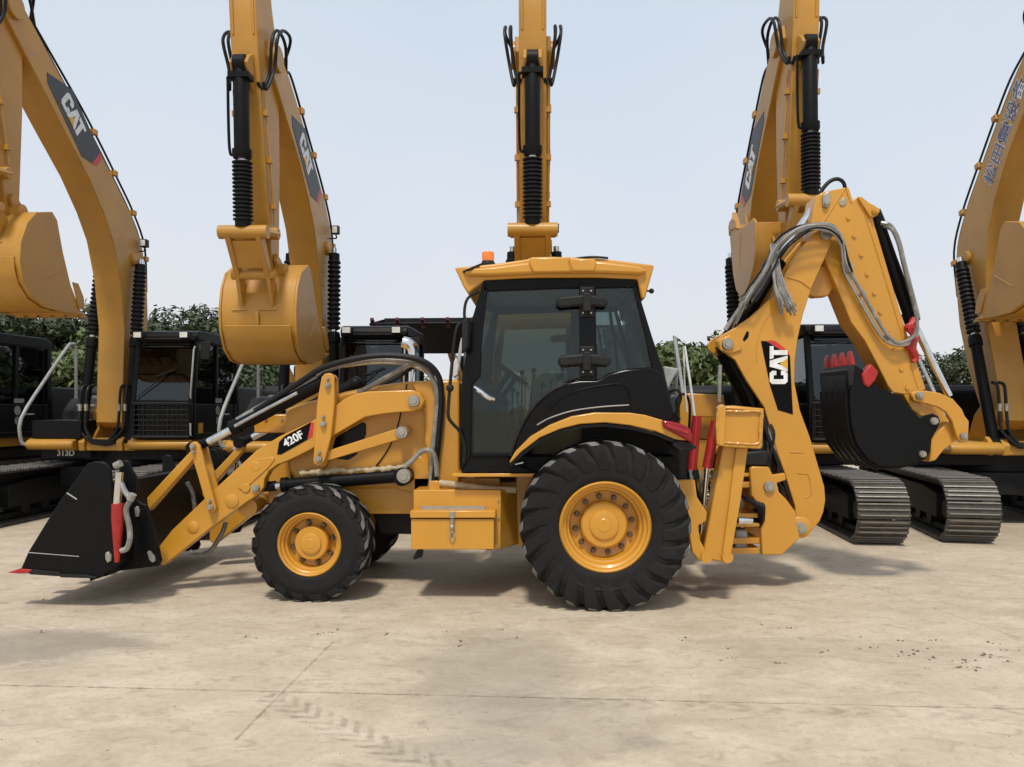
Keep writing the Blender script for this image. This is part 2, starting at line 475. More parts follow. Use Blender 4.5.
# ---- hood
hoodtop = [(285, 409), (300, 404), (320, 398.5), (345, 391.5), (372, 386), (407, 381.5), (440, 380), (457, 379)]
mb = MB(); mb.py(hoodtop + [(459, 488), (300, 490), (288, 470), (284, 432)], 6.9, 7.7)
hood = part('hood', mb, 'yellow', bh, .03)
mb = MB(); mb.py([(332, 441), (338, 436), (352, 428), (363, 422), (366, 424), (366, 434), (362, 444), (356, 455), (348, 460), (338, 459), (331, 456)], 6.892, 6.91)
part('vent_panel', mb, 'gloss', hood, .004)
mb = MB()
for i in range(5):
    y = 432 + i * 5.0; mb.py([(340, y + 5), (360 - i * .8, y), (360 - i * .8, y + 1), (340, y + 6)], 6.886, 6.893)
part('vent_slats', mb, 'matblack', hood)
mb = MB(); mb.tube([P(407, 384, 6.893), P(403, 402, 6.892), P(398, 425, 6.892), P(391, 444, 6.892), P(383, 457, 6.892), P(376, 466, 6.892)], .006, 6)
part('panel_seam', mb, 'matblack', hood)
mb = MB(); mb.py([(412, 382.5), (459, 379.5), (460, 484), (440, 486), (430, 470), (424, 440), (424, 415)], 6.84, 6.895)
part('side_cover', mb, 'yellow', hood, .02)
mb = MB(); mb.py([(254, 418), (262, 414.5), (287, 414.5), (287, 433), (254, 433)], 6.95, 7.65)
part('front_bumper', mb, 'yellow', bh, .01)
for px in (266, 282): bolt(px, 419, 6.95, 1.6)
mb = MB(); mb.py([(284, 434), (330, 430), (330, 486), (292, 486)], 6.97, 7.63); part('radiator_grille', mb, 'matblack', bh, .01)
mb = MB(); mb.tube([P(414, 386, 7.3), P(414, 362, 7.3), P(413, 350, 7.3), P(409, 344, 7.3), P(403, 342, 7.3)], .055, 14); part('exhaust_pipe', mb, 'chrome', bh)

# ---- loader arms
ARM = [(157, 549), (172, 530), (217, 487), (257, 450), (280, 436), (312, 421), (334, 407), (344, 399), (355, 394), (367, 391.5), (412, 390), (420, 393), (424.5, 401), (421, 408.5), (412, 411.5), (396, 412.5), (382, 414), (365, 417), (348, 427), (331, 437), (312, 449), (290, 460), (277, 465), (269, 471), (264.5, 479), (264, 487), (258, 495), (247, 502), (212, 527), (163, 566), (157, 562)]
YA = 6.70
for far in (False, True):
    mb = MB()
    A = [P(x, y, YA) for x, y in ARM]
    y0, y1 = (YA, YA + .12) if not far else (2 * YC - YA - .12, 2 * YC - YA)
    mb.prism([Vector((p.x, y0, p.z)) for p in A], [Vector((p.x, y1, p.z)) for p in A])
    arm = part('loader_arm', mb, 'yellow', bh, .008)
    if far: continue
    for (x, y, r) in ((193, 527, 6), (232, 501, 7), (246, 488, 4.6), (256, 466.5, 5)):
        c = P(x, y, YA); k = YA / FPX
        part('weld_boss', MB().lathe((c.x, YA + .004, c.z), (c.x, YA - .012, c.z), [(0, r * k), (.7, r * k), (1, r * k * .86)], 22), 'yellow', arm)
    mb = MB(); mb.py([(250, 463), (258, 459), (272, 457), (275, 459), (268, 468), (259, 476), (248, 486), (240, 490), (237, 487), (244, 476)], YA - .009, YA + .004)
    part('stiffener_plate', mb, 'yellow', arm, .004)
    mb = MB(); mb.py([(277, 454.5), (279, 442), (285, 436), (311, 422), (307, 440), (281, 454.5)], YA - .004, YA + .002); part('black_decal', mb, 'decal_black', arm)
    mb = MB(); mb.py([(307.2, 440), (311.2, 422), (313.5, 423), (312.5, 436)], YA - .004, YA + .002); part('red_stripe', mb, 'decal_red', arm)
    o = P(285.5, 447.5, YA - .004); ex = P(307, 435.3, YA - .004) - o
    part('lettering', text_mb('420F', .095, .001, frame(o, ex, (0, 0, 1)), .0028), 'decal_white', arm)
mb = MB(); c = P(243, 509, YA); mb.cyl((c.x, YA + .1, c.z), (c.x, 2 * YC - YA - .1, c.z), .085)
part('arm_cross_tube', mb, 'yellow', bh)
pin(414, 401, YA, 6); pin(412, 401, YA - .0, 0.1)
# bellcrank
BELL = [(321.5, 377), (325, 373.5), (330.5, 373), (334, 377), (334.5, 402), (331, 437), (325, 460), (322, 465), (318, 466.5), (313.5, 464), (313, 460), (314, 447), (317, 402)]
mb = MB(); mb.py(BELL, YA - .06, YA - .015); bc = part('bellcrank', mb, 'yellow', bh, .008)
mb = MB(); mb.py([(x + 3.5, y + 1.5) for x, y in BELL], YA + .16, YA + .2); part('bellcrank', mb, 'yellow', bh, .008)
mb = MB(); mb.py(BELL, 2 * YC - YA + .015, 2 * YC - YA + .06); part('bellcrank', mb, 'yellow', bh, .008)
for x, y, r in ((328, 385, 3), (328, 379, 1.6), (323.5, 424, 3.2), (323.5, 417, 1.8), (319, 459, 3.4), (319.5, 452.5, 1.8)): pin(x, y, YA - .06, r)
LK = [(327, 451), (397, 428.5), (404, 428), (404, 437), (399, 439.5), (327, 461), (320, 462), (320, 454)]
mb = MB(); mb.py(LK, YA - .01, YA + .03); part('tilt_link', mb, 'yellow', bh, .006)
mb = MB(); mb.py(LK, 2 * YC - YA - .03, 2 * YC - YA + .01); part('tilt_link', mb, 'yellow', bh, .006)
pin(402, 432.5, YA - .01, 6.5)
# z link
ZL = [(189, 446), (191, 442.5), (195, 441.5), (199, 445), (216, 507), (215, 511), (211, 513), (207.5, 510)]
mb = MB(); mb.py(ZL, YA - .05, YA - .01); part('bucket_lever', mb, 'yellow', bh, .006)
mb = MB(); mb.py([(x + 7, y + 0) for x, y in ZL], YA + .13, YA + .17); part('bucket_lever', mb, 'yellow', bh, .006)
mb = MB(); mb.py(ZL, 2 * YC - YA + .01, 2 * YC - YA + .05); part('bucket_lever', mb, 'yellow', bh, .006)
for x, y, r in ((193.5, 446.5, 2.6), (194.5, 452, 1.7), (211, 507, 3.2), (210, 501, 1.8)): pin(x, y, YA - .05, r)
BAR = [(141, 504), (191, 450.5), (195, 452), (194.5, 458), (147.5, 512), (142, 510)]
mb = MB(); mb.py(BAR, YA + .0, YA + .10, YC); part('bucket_link', mb, 'yellow', bh, .008)
# tilt cylinder
for s in (0, 1):
    yy = YA + .07 if s == 0 else 2 * YC - YA - .07
    def W(px, py):
        p = P(px, py, YA + .07); p.y = yy; return p
    mb = MB(); mb.cyl(W(236, 427), W(325, 381), .062); mb.cyl(W(232, 429), W(240, 425), .07); mb.sphere(W(327, 380), .075)
    tc = part('tilt_cylinder', mb, 'black', bh)
    mb = MB(); mb.cyl(W(206, 443), W(238, 426), .034); part('rod', mb, 'chrome', tc)
    mb = MB(); mb.cyl(W(194, 448.5), W(208, 441.5), .04); mb.lathe(W(194, 448) - Vector((0, .05, 0)), W(194, 448) + Vector((0, .05, 0)), [(0, .055), (1, .055)]); part('rod_end', mb, 'black', tc)
    if s == 0:
        mb = MB(); mb.tube([W(238, 422), W(262, 408), W(290, 393), W(318, 377)], .042, 10); part('wrapped_hose', mb, 'wrap', tc)
        mb = MB(); mb.tube([W(238, 426) - Vector((0, .07, 0)), W(262, 413) - Vector((0, .08, 0)), W(300, 393) - Vector((0, .075, 0))], .016, 8); part('steel_pipe', mb, 'steel', tc)
# lift cylinder
for s in (0, 1):
    yy = 6.80 if s == 0 else 2 * YC - 6.80
    def W(px, py):
        p = P(px, py, 6.80); p.y = yy; return p
    mb = MB(); mb.cyl(W(284, 485), W(400, 476), .056); mb.lathe(W(404, 476) - Vector((0, .10, 0)), W(404, 476) + Vector((0, .08, 0)), [(0, .078), (1, .078)], 20); mb.cyl(W(282, 485), W(288, 484.5), .066)
    lc = part('lift_cylinder', mb, 'black', bh)
    mb = MB(); mb.cyl(W(258, 487.5), W(285, 485), .036); part('rod', mb, 'chrome', lc)
    mb = MB(); mb.cyl(W(256, 487.5), W(276, 485.8), .045); part('rod_end', mb, 'black', lc)
    if s == 0:
        mb = MB(); rnd = random.Random(3)
        pts = [W(300 + i * 7, 473.5 - i * .42 + rnd.uniform(-1, 1)) for i in range(16)]
        mb.tube(pts, lambda t: .024 + .010 * math.sin(t * 61) * math.sin(t * 23), 9); part('wrapped_hose', mb, 'straw', lc)
pin(404, 476, 6.695, 7.5)
pin(256, 488, YA - .004, 4)
mb = MB(); mb.py([(404, 462), (420, 456), (428, 463), (430, 478), (428, 490), (412, 492), (398, 490), (398, 480)], 6.88, 6.95, YC); part('cylinder_bracket', mb, 'yellow', bh, .01)
mb = MB(); c = P(414, 401, YA); mb.cyl((c.x, YA - .005, c.z), (c.x, 6.9, c.z), .07); c = P(402, 432, YA); mb.cyl((c.x, YA, c.z), (c.x, 6.9, c.z), .05); c = P(404, 476, YA); mb.cyl((c.x, YA + .15, c.z), (c.x, 6.9, c.z), .05)
parts('pivot_boss', mb, 'yellow', bh)

# ---- hoses over the hood
def hose(pts, r, mat='hose', name='hydraulic_hose', par=bh, n=8):
    return part(name, MB().tube([P(*p) for p in pts], r, n), mat, par)
hose([(255, 411, 6.74), (300, 382, 6.72), (325, 367, 6.7), (362, 357.5, 6.7), (392, 355.5, 6.72), (420, 360, 6.74), (436, 372, 6.76), (441.5, 392, 6.78), (439.5, 430, 6.78), (436, 462, 6.79), (434, 486, 6.8)], .026)
hose([(262, 409, 6.8), (300, 385, 6.8), (330, 369, 6.8), (362, 361, 6.8), (392, 359.5, 6.8), (418, 364, 6.8), (431, 376, 6.8), (437, 396, 6.8), (435, 430, 6.8), (432, 460, 6.8), (431, 486, 6.82)], .024, 'wrap', 'wrapped_hose')
hose([(358, 393, 6.86), (375, 384, 6.86), (396, 372, 6.86), (414, 364, 6.86), (428, 368, 6.86)], .022, 'wrap', 'wrapped_hose')
hose([(368, 389, 7.0), (395, 379, 7.0), (418, 365, 7.0), (432, 372, 7.0), (436, 384, 7.0)], .018, 'hose')
hose([(340, 366, 6.95), (380, 362, 6.95), (415, 366, 6.95), (440, 382, 6.95)], .018, 'steel', 'hydraulic_hose')
hose([(404, 467, 6.72), (413, 460, 6.72), (420, 452.5, 6.72), (427, 450, 6.72), (433, 453, 6.73), (436, 463, 6.75), (437, 476, 6.77)], .022, 'wrap', 'wrapped_hose')
mb = MB(); mb.py([(429, 481), (440, 481), (440, 490), (429, 490)], 6.72, 6.86); part('hose_bracket', mb, 'yellow', bh, .006)
hose([(226, 522, 7.0), (222, 533, 7.0), (212, 549, 7.0), (204, 554, 7.0), (190, 552, 7.0)], .022, 'wrap', 'wrapped_hose')
hose([(187, 482, 6.9), (193, 495, 6.9), (195, 520, 6.9), (190, 540, 6.95)], .02, 'wrap', 'wrapped_hose')
hose([(158, 490, 7.1), (163, 500, 7.1), (163, 530, 7.1)], .015, 'hose')

# ---- front bucket
YB0, YB1 = 6.14, 8.46
SIDE = [(20, 570.5), (28, 552), (45, 524), (63, 496), (78, 477), (87, 463.5), (94, 461.5), (102, 462), (107, 465.5), (110, 472), (112.5, 500), (118, 559), (115, 566), (100, 577), (60, 575)]
def strip(mb, ptsA, t, Ya, Yb, Yref):
    """sheet of thickness t px following a profile, spanning Ya..Yb"""
    n = len(ptsA); A = [P(x, y, Yref) for x, y in ptsA]
    B = []
    for i in range(n):
        d = (A[min(i + 1, n - 1)] - A[max(i - 1, 0)]).normalized(); nn = Vector((-d.z, 0, d.x))
        B.append(A[i] + nn * t)
    poly = A + B[::-1]
    return mb.prism([Vector((p.x, Ya, p.z)) for p in poly], [Vector((p.x, Yb, p.z)) for p in poly])
mb = MB(); strip(mb, [(24, 571.5), (60, 574), (99, 576), (114, 565), (117, 556), (111.5, 500), (110, 484), (106, 482)], .03, YB0 + .041, YB1 - .041, YB0)
bk = part('front_bucket', mb, 'black', bh, .004)
mb = MB(); mb.py(SIDE, YB0, YB0 + .04, (YB0 + YB1) / 2); part('side_plate', mb, 'black', bk, .008)
mb = MB(); mb.py([(28, 572), (33, 569.5), (60, 572.5), (60, 576.5), (30, 574.5)], YB0 - .02, YB0 - .002); mb.py([(60, 574), (85, 575), (96, 577), (96, 578.5), (60, 577.5)], YB0 - .02, YB0 - .002)
part('cutting_edge', mb, 'matblack', bk, .003)
for i in range(7):
    y = YB0 - .01 + i * (YB1 - YB0 - .10) / 6
    A = [P(8, 572.5, YB0), P(20, 568.5, YB0), P(32, 569.5, YB0), P(32, 573, YB0), P(20, 573.5, YB0)]
    mb = MB(); mb.prism([Vector((p.x, y, p.z)) for p in A], [Vector((p.x, y + .11, p.z)) for p in A]); part('tooth_cover', mb, 'red', bk, .005, 'red plastic cover on a bucket tooth')
mb = MB(); mb.tube([P(28, 552.5, YB0 - .001), P(79, 556.5, YB0 - .001)], .004, 6, False); mb.tube([P(67, 493, YB0 - .004), P(77, 499.5, YB0 - .002)], .006, 6, False)
part('weld_seam', mb, 'grey', bk)
# rear frame, ears, clam cylinders
EAR = [(119, 463), (123, 460), (128, 461.5), (131, 470), (137, 480), (136.5, 500), (140, 503), (146, 505.5), (152, 522), (160.5, 561), (158, 566), (120, 571), (104, 577), (112, 566), (118, 556)]
mb = MB(); mb.py(EAR, 6.40, 6.44, YC); part('bucket_ear', mb, 'black', bk, .006)
mb = MB(); mb.py(EAR, 6.88, 6.92, YC); part('bucket_ear', mb, 'black', bk, .006)
mb = MB(); strip(mb, [(104, 576), (121, 570), (128, 556), (125, 520), (123, 490)], .03, YB0 + .06, YB1 - .06, 6.40); part('moldboard', mb, 'black', bk, .004)
for s in (0, 1):
    def W(px, py):
        p = P(px, py, 6.09); p.y = 6.09 if s == 0 else YB0 + YB1 - 6.09; return p
    mb = MB(); mb.cyl(W(119.5, 472), W(117, 505), .030); cr = part('clam_cylinder_rod', mb, 'chrome', bk)
    mb = MB(); mb.lathe(W(118, 503.5), W(117, 562), [(0, .0), (.001, .048), (.25, .048), (.7, .030), (1, .018)], 12); part('protective_sleeve', mb, 'red', bk, 0, 'red plastic sleeve round the clam cylinder')
    mb = MB(); mb.tube([W(121, 483), W(126, 493), W(133, 500)], .022, 8); part('steel_pipe', mb, 'steel', bk)
    mb = MB(); mb.tube([W(131, 499), W(126, 510), W(129, 525), W(130, 538), (W(127, 548)), W(121, 551)], .022, 8); part('wrapped_hose', mb, 'wrap', bk)
    mb = MB(); mb.cyl(W(115, 466) , W(121, 463), .028); mb.cyl(W(130, 500), W(133, 494), .03); parts('hose_fitting', mb, 'zinc', bk)
mb = MB(); mb.py([(105, 553), (108, 551.5), (111, 556), (110.5, 561), (107, 563), (105, 559)], YB0 - .025, YB0 + .002); part('pin_plate', mb, 'zinc', bk, .006)
mb = MB(); mb.py([(146.5, 552), (149, 550.5), (154, 556), (155, 561), (152, 563), (149, 560)], 6.375, 6.405); part('pin_plate', mb, 'zinc', bk, .006)
mb = MB(); mb.py([(134, 508), (137, 506), (139, 511), (138, 517), (135, 517)], 6.375, 6.405); part('pin_plate', mb, 'zinc', bk, .006)

# ---- cab
YK = 6.46; KM = YC
def both(poly, y0=YK, y1=YK + .07, mb=None):
    mb = mb or MB(); mb.py(poly, y0, y1, KM); return mb
cab = part('cab', both([(461, 472.5), (471, 455), (510, 455.3), (509, 462), (535, 472.5)]).py([(462, 456), (676, 456), (672, 476), (462, 474)], YK + .08, 2 * KM - YK - .08), 'black', bh, .008)
part('roof_header', both([(483, 279), (637, 278), (637.5, 287), (560, 288.3), (484, 291)]), 'black', cab, .006)
part('front_pillar', both([(484, 279), (487.5, 290), (484, 320), (481.5, 345), (480.5, 376), (471.5, 386), (471, 455), (461, 472), (460, 432), (462, 377), (471, 322)]), 'gloss', cab, .008)
part('centre_pillar', both([(579, 284), (595.5, 284), (597, 382), (580, 382)], YK - .01), 'gloss', cab, .008)
part('rear_pillar', both([(634.5, 279), (641, 300), (652, 336), (664, 372), (661, 374), (652, 368), (645, 335), (633, 286)]), 'gloss', cab, .008)
PANEL = [(510.5, 455), (517.5, 434), (530, 410.5), (548, 392), (567, 382.5), (580, 380), (597, 380), (608, 373.5), (625, 369), (652, 367), (661, 372), (664, 373), (675, 419), (662, 424), (630, 418), (595, 417), (572, 420), (550, 429), (530, 441), (515, 456), (509, 464)]
panel = part('rear_side_panel', both(PANEL, YK - .05, YK + .07), 'gloss', cab, .02)
mb = MB(); mb.tube([P(537, 425, YK - .053), P(550, 418, YK - .053), P(572, 411, YK - .054), P(600, 407, YK - .054), P(629, 405, YK - .052)], .006, 6); part('trim_line', mb, 'grey', panel)
mb = MB(); mb.tube([P(548, 410, YK - .052), P(562, 398, YK - .053), P(580, 390, YK - .053), P(600, 386, YK - .053), P(618, 384, YK - .053), P(627, 388, YK - .053), P(631, 402, YK - .053)], .009, 8); part('panel_crease', mb, 'gloss', panel)
mb = MB(); mb.tube([P(510.5, 456, YK - .052), P(518, 434, YK - .052), P(530.5, 411, YK - .052), P(548.5, 393, YK - .052), P(567, 383.5, YK - .052)], .010, 8); part('door_seal', mb, 'matblack', panel)
DG = [(484.5, 290.5), (579, 287.5), (580, 380), (567, 382), (548, 391.5), (530, 410), (517.5, 433.5), (510.5, 454.5), (471.5, 454.5), (472, 386), (481, 376), (482, 345)]
door = part('door', MB().py([(471, 453), (511, 453), (510, 456.5), (471, 456.5)], YK - .012, YK + .03), 'black', cab, .004)
part('door_glass', MB().py(DG, YK + .03, YK + .036), 'glass', door)
mb = MB(); mb.py([(472, 386), (481, 376), (484, 385), (497, 402), (512, 415), (520, 428), (517, 434), (511, 454), (472, 454)], YK + .04, YK + .045); part('tinted_lower_glass', mb, 'darkglass', door)
mb = MB(); mb.tube([P(471.8, 386, YK + .02), P(471.8, 454.5, YK + .02), P(510, 454.5, YK + .02), P(517.5, 433.5, YK + .02), P(530, 410, YK + .02), P(548, 391.5, YK + .02), P(567, 382, YK + .02), P(579, 379, YK + .02)], .012, 6, False); part('door_edge_frame', mb, 'grey' if False else 'matblack', door)
mb = MB(); mb.tube([P(475, 387.5, YK - .01), P(480, 391, YK - .03), P(488, 397, YK - .03), P(494, 399.5, YK - .01)], .022, 8); part('handle', mb, 'chrome', door)
QG = [(596, 286), (633.5, 286), (645, 335), (652, 367), (625, 369), (608, 373.5), (597, 381)]
mb = MB(); mb.py([(625, 286), (628.5, 286), (641, 368), (635, 368.5)], YK + .04, YK + .07, KM); part('rear_glass_edge', mb, 'gloss', cab)
part('rear_side_glass', MB().py(QG, YK + .03, YK + .036), 'glass', cab)
mb = MB(); mb.prism([Vector((p.x, 2 * KM - YK - .036, p.z)) for p in [P(x, y, YK) for x, y in DG]], [Vector((p.x, 2 * KM - YK - .03, p.z)) for p in [P(x, y, YK) for x, y in DG]])
mb.prism([Vector((p.x, 2 * KM - YK - .036, p.z)) for p in [P(x, y, YK) for x, y in QG]], [Vector((p.x, 2 * KM - YK - .03, p.z)) for p in [P(x, y, YK) for x, y in QG]])
parts('far_side_glass', mb, 'farglass', cab)
def cross_sheet(a, b, t, y0, y1):
    A, B = P(*a, YK), P(*b, YK); d = (B - A).normalized(); n = Vector((-d.z, 0, d.x)) * t
    q = [A, B, B + n, A + n]
    return MB().prism([Vector((p.x, y0, p.z)) for p in q], [Vector((p.x, y1, p.z)) for p in q])
part('windscreen', cross_sheet((485, 283), (466, 380), .006, YK + .08, 2 * KM - YK - .08), 'glass', cab)
part('dash_wall', cross_sheet((465.5, 381), (463, 470), .03, YK + .08, 2 * KM - YK - .08), 'matblack', cab)
part('rear_window', cross_sheet((637, 283), (660, 368), .006, YK + .08, 2 * KM - YK - .08), 'glass', cab)
part('rear_wall', cross_sheet((662, 372), (673, 420), .03, YK + .08, 2 * KM - YK - .08), 'black', cab)
part('headliner', MB().py([(489, 281), (634, 281), (635, 283.5), (488, 283.5)], YK + .09, 2 * KM - YK - .09), 'grey', cab)
# hinges
for (y, x0, x1, hgt) in ((302, 556, 608, 7.5), (361, 558, 611, 7.5)):
    mb = MB()
    mb.py([(x0, y - hgt * .35), (x0 + 4, y - hgt * .75), (582, y - hgt), (592, y - hgt), (x1 - 5, y - hgt * .75), (x1, y - hgt * .3), (x1, y + hgt * .4), (x1 - 4, y + hgt * .7), (595, y + hgt * .55), (580, y + hgt * .55), (x0 + 4, y + hgt * .75), (x0, y + hgt * .4)], YK - .075, YK - .03)
    hg = part('door_hinge', mb, 'matblack', cab, .018)
    mb = MB(); mb.py([(580, y - 15), (594, y - 15), (594, y + 15), (580, y + 15)], YK - .035, YK - .012); mb.py([(583, y - 9), (591, y - 9), (591, y + 9), (583, y + 9)], YK - .095, YK - .07); part('hinge_plate', mb, 'matblack', hg, .006)
    for (bx, by) in ((583, -11), (591, -11), (583, 11), (591, 11)): bolt(bx, y + by, YK - .036, 1.0, hg)
# roof
ROOF = [(454.5, 267.5), (470, 266), (492, 264), (510, 261.5), (527, 259), (532, 257), (552, 256.5), (572, 257), (596, 258), (615, 260), (635, 262.5), (654.5, 265), (652, 274), (648, 288), (645, 299), (641.5, 298), (637.5, 279), (600, 277.5), (540, 277.5), (520, 278), (484.5, 280), (468, 294), (463, 286), (459, 277)]
mb = MB(); mb.py(ROOF, YK - .02, 2 * KM - YK + .02); roof = part('roof', mb, 'yellow', cab, .03)
mb = MB(); mb.py([(464, 269), (492, 266.5), (528, 262), (532, 259), (572, 259), (576, 262), (594, 262), (597, 260.5), (640, 266), (648, 271), (640, 274), (600, 272.5), (540, 273), (490, 275.5), (466, 275)], YK - .075, YK - .01); part('roof_edge_moulding', mb, 'yellow', roof, .02)
mb = MB(); mb.py([(528, 260), (532, 256.8), (571, 256.8), (569, 262), (571, 272), (533, 272.5), (530, 266)], YK - .095, YK + .2); mb.py([(573, 258), (595, 258.5), (597, 263), (595, 271.5), (572, 271.5), (570, 264)], YK - .088, YK + .2); parts('roof_rib', mb, 'yellow', roof, .015)
mb = MB(); mb.tube([P(459, 274, YK + .1), P(468, 270, YK - .08), P(481, 264.5, YK), P(490, 262.5, YK + .1)], .010, 6); mb.tube([P(575, 258.5, YK), P(592, 257, YK - .03), P(608, 258, YK - .02)], .010, 6); parts('roof_cable', mb, 'hose', roof)
cbase = P(488, 264, 6.7)
mb = MB(); mb.lathe((cbase.x, 6.7, cbase.z - .03), (cbase.x, 6.7, cbase.z + .025), [(0, .06), (.6, .062), (1, .05)], 20); bcn = part('warning_beacon', mb, 'matblack', roof)
mb = MB(); mb.lathe((cbase.x, 6.7, cbase.z + .02), (cbase.x, 6.7, cbase.z + .105), [(0, .050), (.85, .052), (.95, .046), (1, .03)], 20); part('beacon_lens', mb, 'orange', bcn)
c = P(651.5, 291, 6.5); mb = MB(); mb.cyl((c.x - .05, 6.5, c.z + .0), (c.x + .0, 6.5, c.z), .008); mb.sphere((c.x + .0, 6.5, c.z), .022); part('rear_sensor', mb, 'matblack', cab)
# fender
UP = [(509, 462.5), (515, 452), (530, 437), (550, 425), (572, 416.3), (595, 412.5), (630, 412.8), (645, 415), (662, 420), (677, 426), (686, 432)]
DN = [(688, 440.5), (680, 440), (675, 439), (655, 431), (630, 425.3), (605, 422.5), (580, 424), (560, 429), (540, 437.5), (521, 452), (511, 462.5)]
mb = MB(); mb.py(UP + DN, 6.23, 6.50, KM); fd = part('rear_fender', mb, 'yellow', bh, .02)
IN = [(509, 464), (521, 453), (540, 438.5), (560, 430), (580, 425), (605, 423.5), (630, 426.3), (655, 432), (675, 440), (692, 444)]
mb = MB(); strip(mb, IN, -.025, 6.27, 6.9, 6.27); strip(mb, IN, -.025, 2 * KM - 6.9, 2 * KM - 6.27, 6.27); parts('fender_liner', mb, 'matblack', fd)
mb = MB(); mb.py(IN + [(700, 478), (660, 500), (620, 510), (560, 500), (528, 480), (511, 472)], 6.88, 6.915, KM); part('wheel_arch_wall', mb, 'matblack', fd)
mb = MB(); mb.py([(676, 440), (686, 441), (692, 443), (697.5, 447.5), (690, 451.5), (680, 451), (672, 445)], 6.25, 6.55, KM); part('fender_tip', mb, 'matblack', fd, .01)
mb = MB(); mb.py([(662, 420), (672, 421.5), (682, 424), (690, 428), (693, 436), (692, 443.5), (683, 438), (672, 432), (664, 428)], 6.19, 6.45, KM); tl = part('tail_lamp', mb, 'redlens', fd, .018)
mb = MB(); mb.py([(666, 424), (676, 426), (688, 431), (689, 434), (676, 430), (667, 427)], 6.18, 6.2); part('lens_stripe', mb, 'redsteel', tl, .002)
mb = MB(); mb.py([(515, 464), (523, 462), (523, 463.3), (515, 465)], 6.26, 6.3); part('fender_reflector', mb, 'grey', fd)
# mirror + grab rail
mb = MB(); mb.tube([P(466, 322, 6.42), P(458, 326, 6.36), P(454, 345, 6.34), P(450.5, 380, 6.34), P(448.5, 405, 6.34), P(448.5, 417, 6.34), P(453, 424, 6.36), P(460, 432, 6.40), P(464.5, 447, 6.44), P(464, 462, 6.46)], .014, 8, True, 4); gr = part('grab_rail', mb, 'matblack', cab)
c = P(450, 388, 6.34); mb = MB(); mb.sphere(c, .032); part('rail_ball_joint', mb, 'matblack', gr)
mb = MB(); mb.tube([P(478, 292, 6.46), P(469, 297, 6.36), P(465, 306, 6.34), P(465, 320, 6.34), P(471, 322, 6.4)], .012, 8); mm = part('mirror_arm', mb, 'matblack', cab)
mb = MB(); mb.py([(462, 324), (465, 317), (468.5, 317), (468, 345), (464, 352), (461.5, 349)], 6.2, 6.38); part('mirror', mb, 'matblack', mm, .012)
mb = MB(); mb.py([(452, 366), (456, 357), (459, 362), (458, 375), (453, 378)], 7.9, 7.98); part('work_lamp', mb, 'lampglass', cab, .01)
mb = MB(); mb.py([(664, 366), (679, 368.5), (672, 381), (668, 391), (664, 388)], 6.6, 6.85); part('rear_work_lamp', mb, 'grey', cab, .012)
hose([(669, 392, 6.7), (677, 390, 6.7), (681, 396, 6.7), (679, 405, 6.7), (676, 413, 6.7), (680, 420, 6.7)], .011)
# interior
mb = MB(); s = P(590, 405, YC)
mb.py([(576, 392), (612, 392), (614, 402), (576, 404)], 7.05, 7.55); mb.py([(606, 345), (614, 343), (620, 394), (608, 396)], 7.08, 7.52); mb.py([(605, 330), (611, 328), (614, 343), (606, 344)], 7.18, 7.42)
seat = part('operator_seat', mb, 'seat', cab, .03)
mb = MB(); mb.py([(585, 404), (606, 404), (608, 458), (584, 458)], 7.15, 7.45); part('seat_base', mb, 'matblack', seat, .01)
mb = MB(); mb.py([(478, 392), (490, 388), (500, 398), (506, 458), (472, 458)], 7.05, 7.55); con = part('steering_console', mb, 'matblack', cab, .03)
mb = MB(); mb.tube([P(496, 392, YC), P(510, 372, YC)], .03, 8, False); a = P(510, 372, YC); d = (P(520, 358, YC) - a).normalized()
e1 = Vector((0, 1, 0)); e2 = d.cross(e1)
mb.tube([a + (e1 * math.cos(q) + e2 * math.sin(q)) * .19 for q in [i * 2 * math.pi / 20 for i in range(21)]], .014, 8, False)
for q in (0, 2.1, 4.2): mb.tube([a, a + (e1 * math.cos(q) + e2 * math.sin(q)) * .19], .012, 6, False)
part('steering_wheel', mb, 'matblack', con)
mb = MB(); mb.py([(535, 410), (575, 398), (585, 404), (580, 458), (530, 458)], 6.85, 7.0); mb.py([(532, 380), (544, 372), (556, 374), (560, 410), (528, 412)], 7.72, 7.95); parts('side_console', mb, 'olive', cab, .03)
rnd = random.Random(11)
for i in range(7):
    x = 512 + i * 9; y0 = 6.9 + rnd.random() * .9
    mb = MB(); top = (x + rnd.uniform(-6, 6), rnd.uniform(368, 392), y0); mb.tube([P(x, 430, y0), P((x + top[0]) / 2 + rnd.uniform(-2, 2), 405, y0), P(*top)], .009, 6); mb.sphere(P(*top), .024)
    part('control_lever', mb, 'matblack', cab)
for i in range(5):
    mb = MB(); x = 478 + i * 8; mb.tube([P(x, 452, 6.8 + .1 * i), P(x + 5, 425 - 3 * i, 6.75 + .1 * i), P(x + 12, 408, 6.9 + .1 * i), P(x + 16, 430, 7 + .1 * i)], .012, 6); part('interior_hose', mb, 'grey' if i % 2 else 'olive', cab)

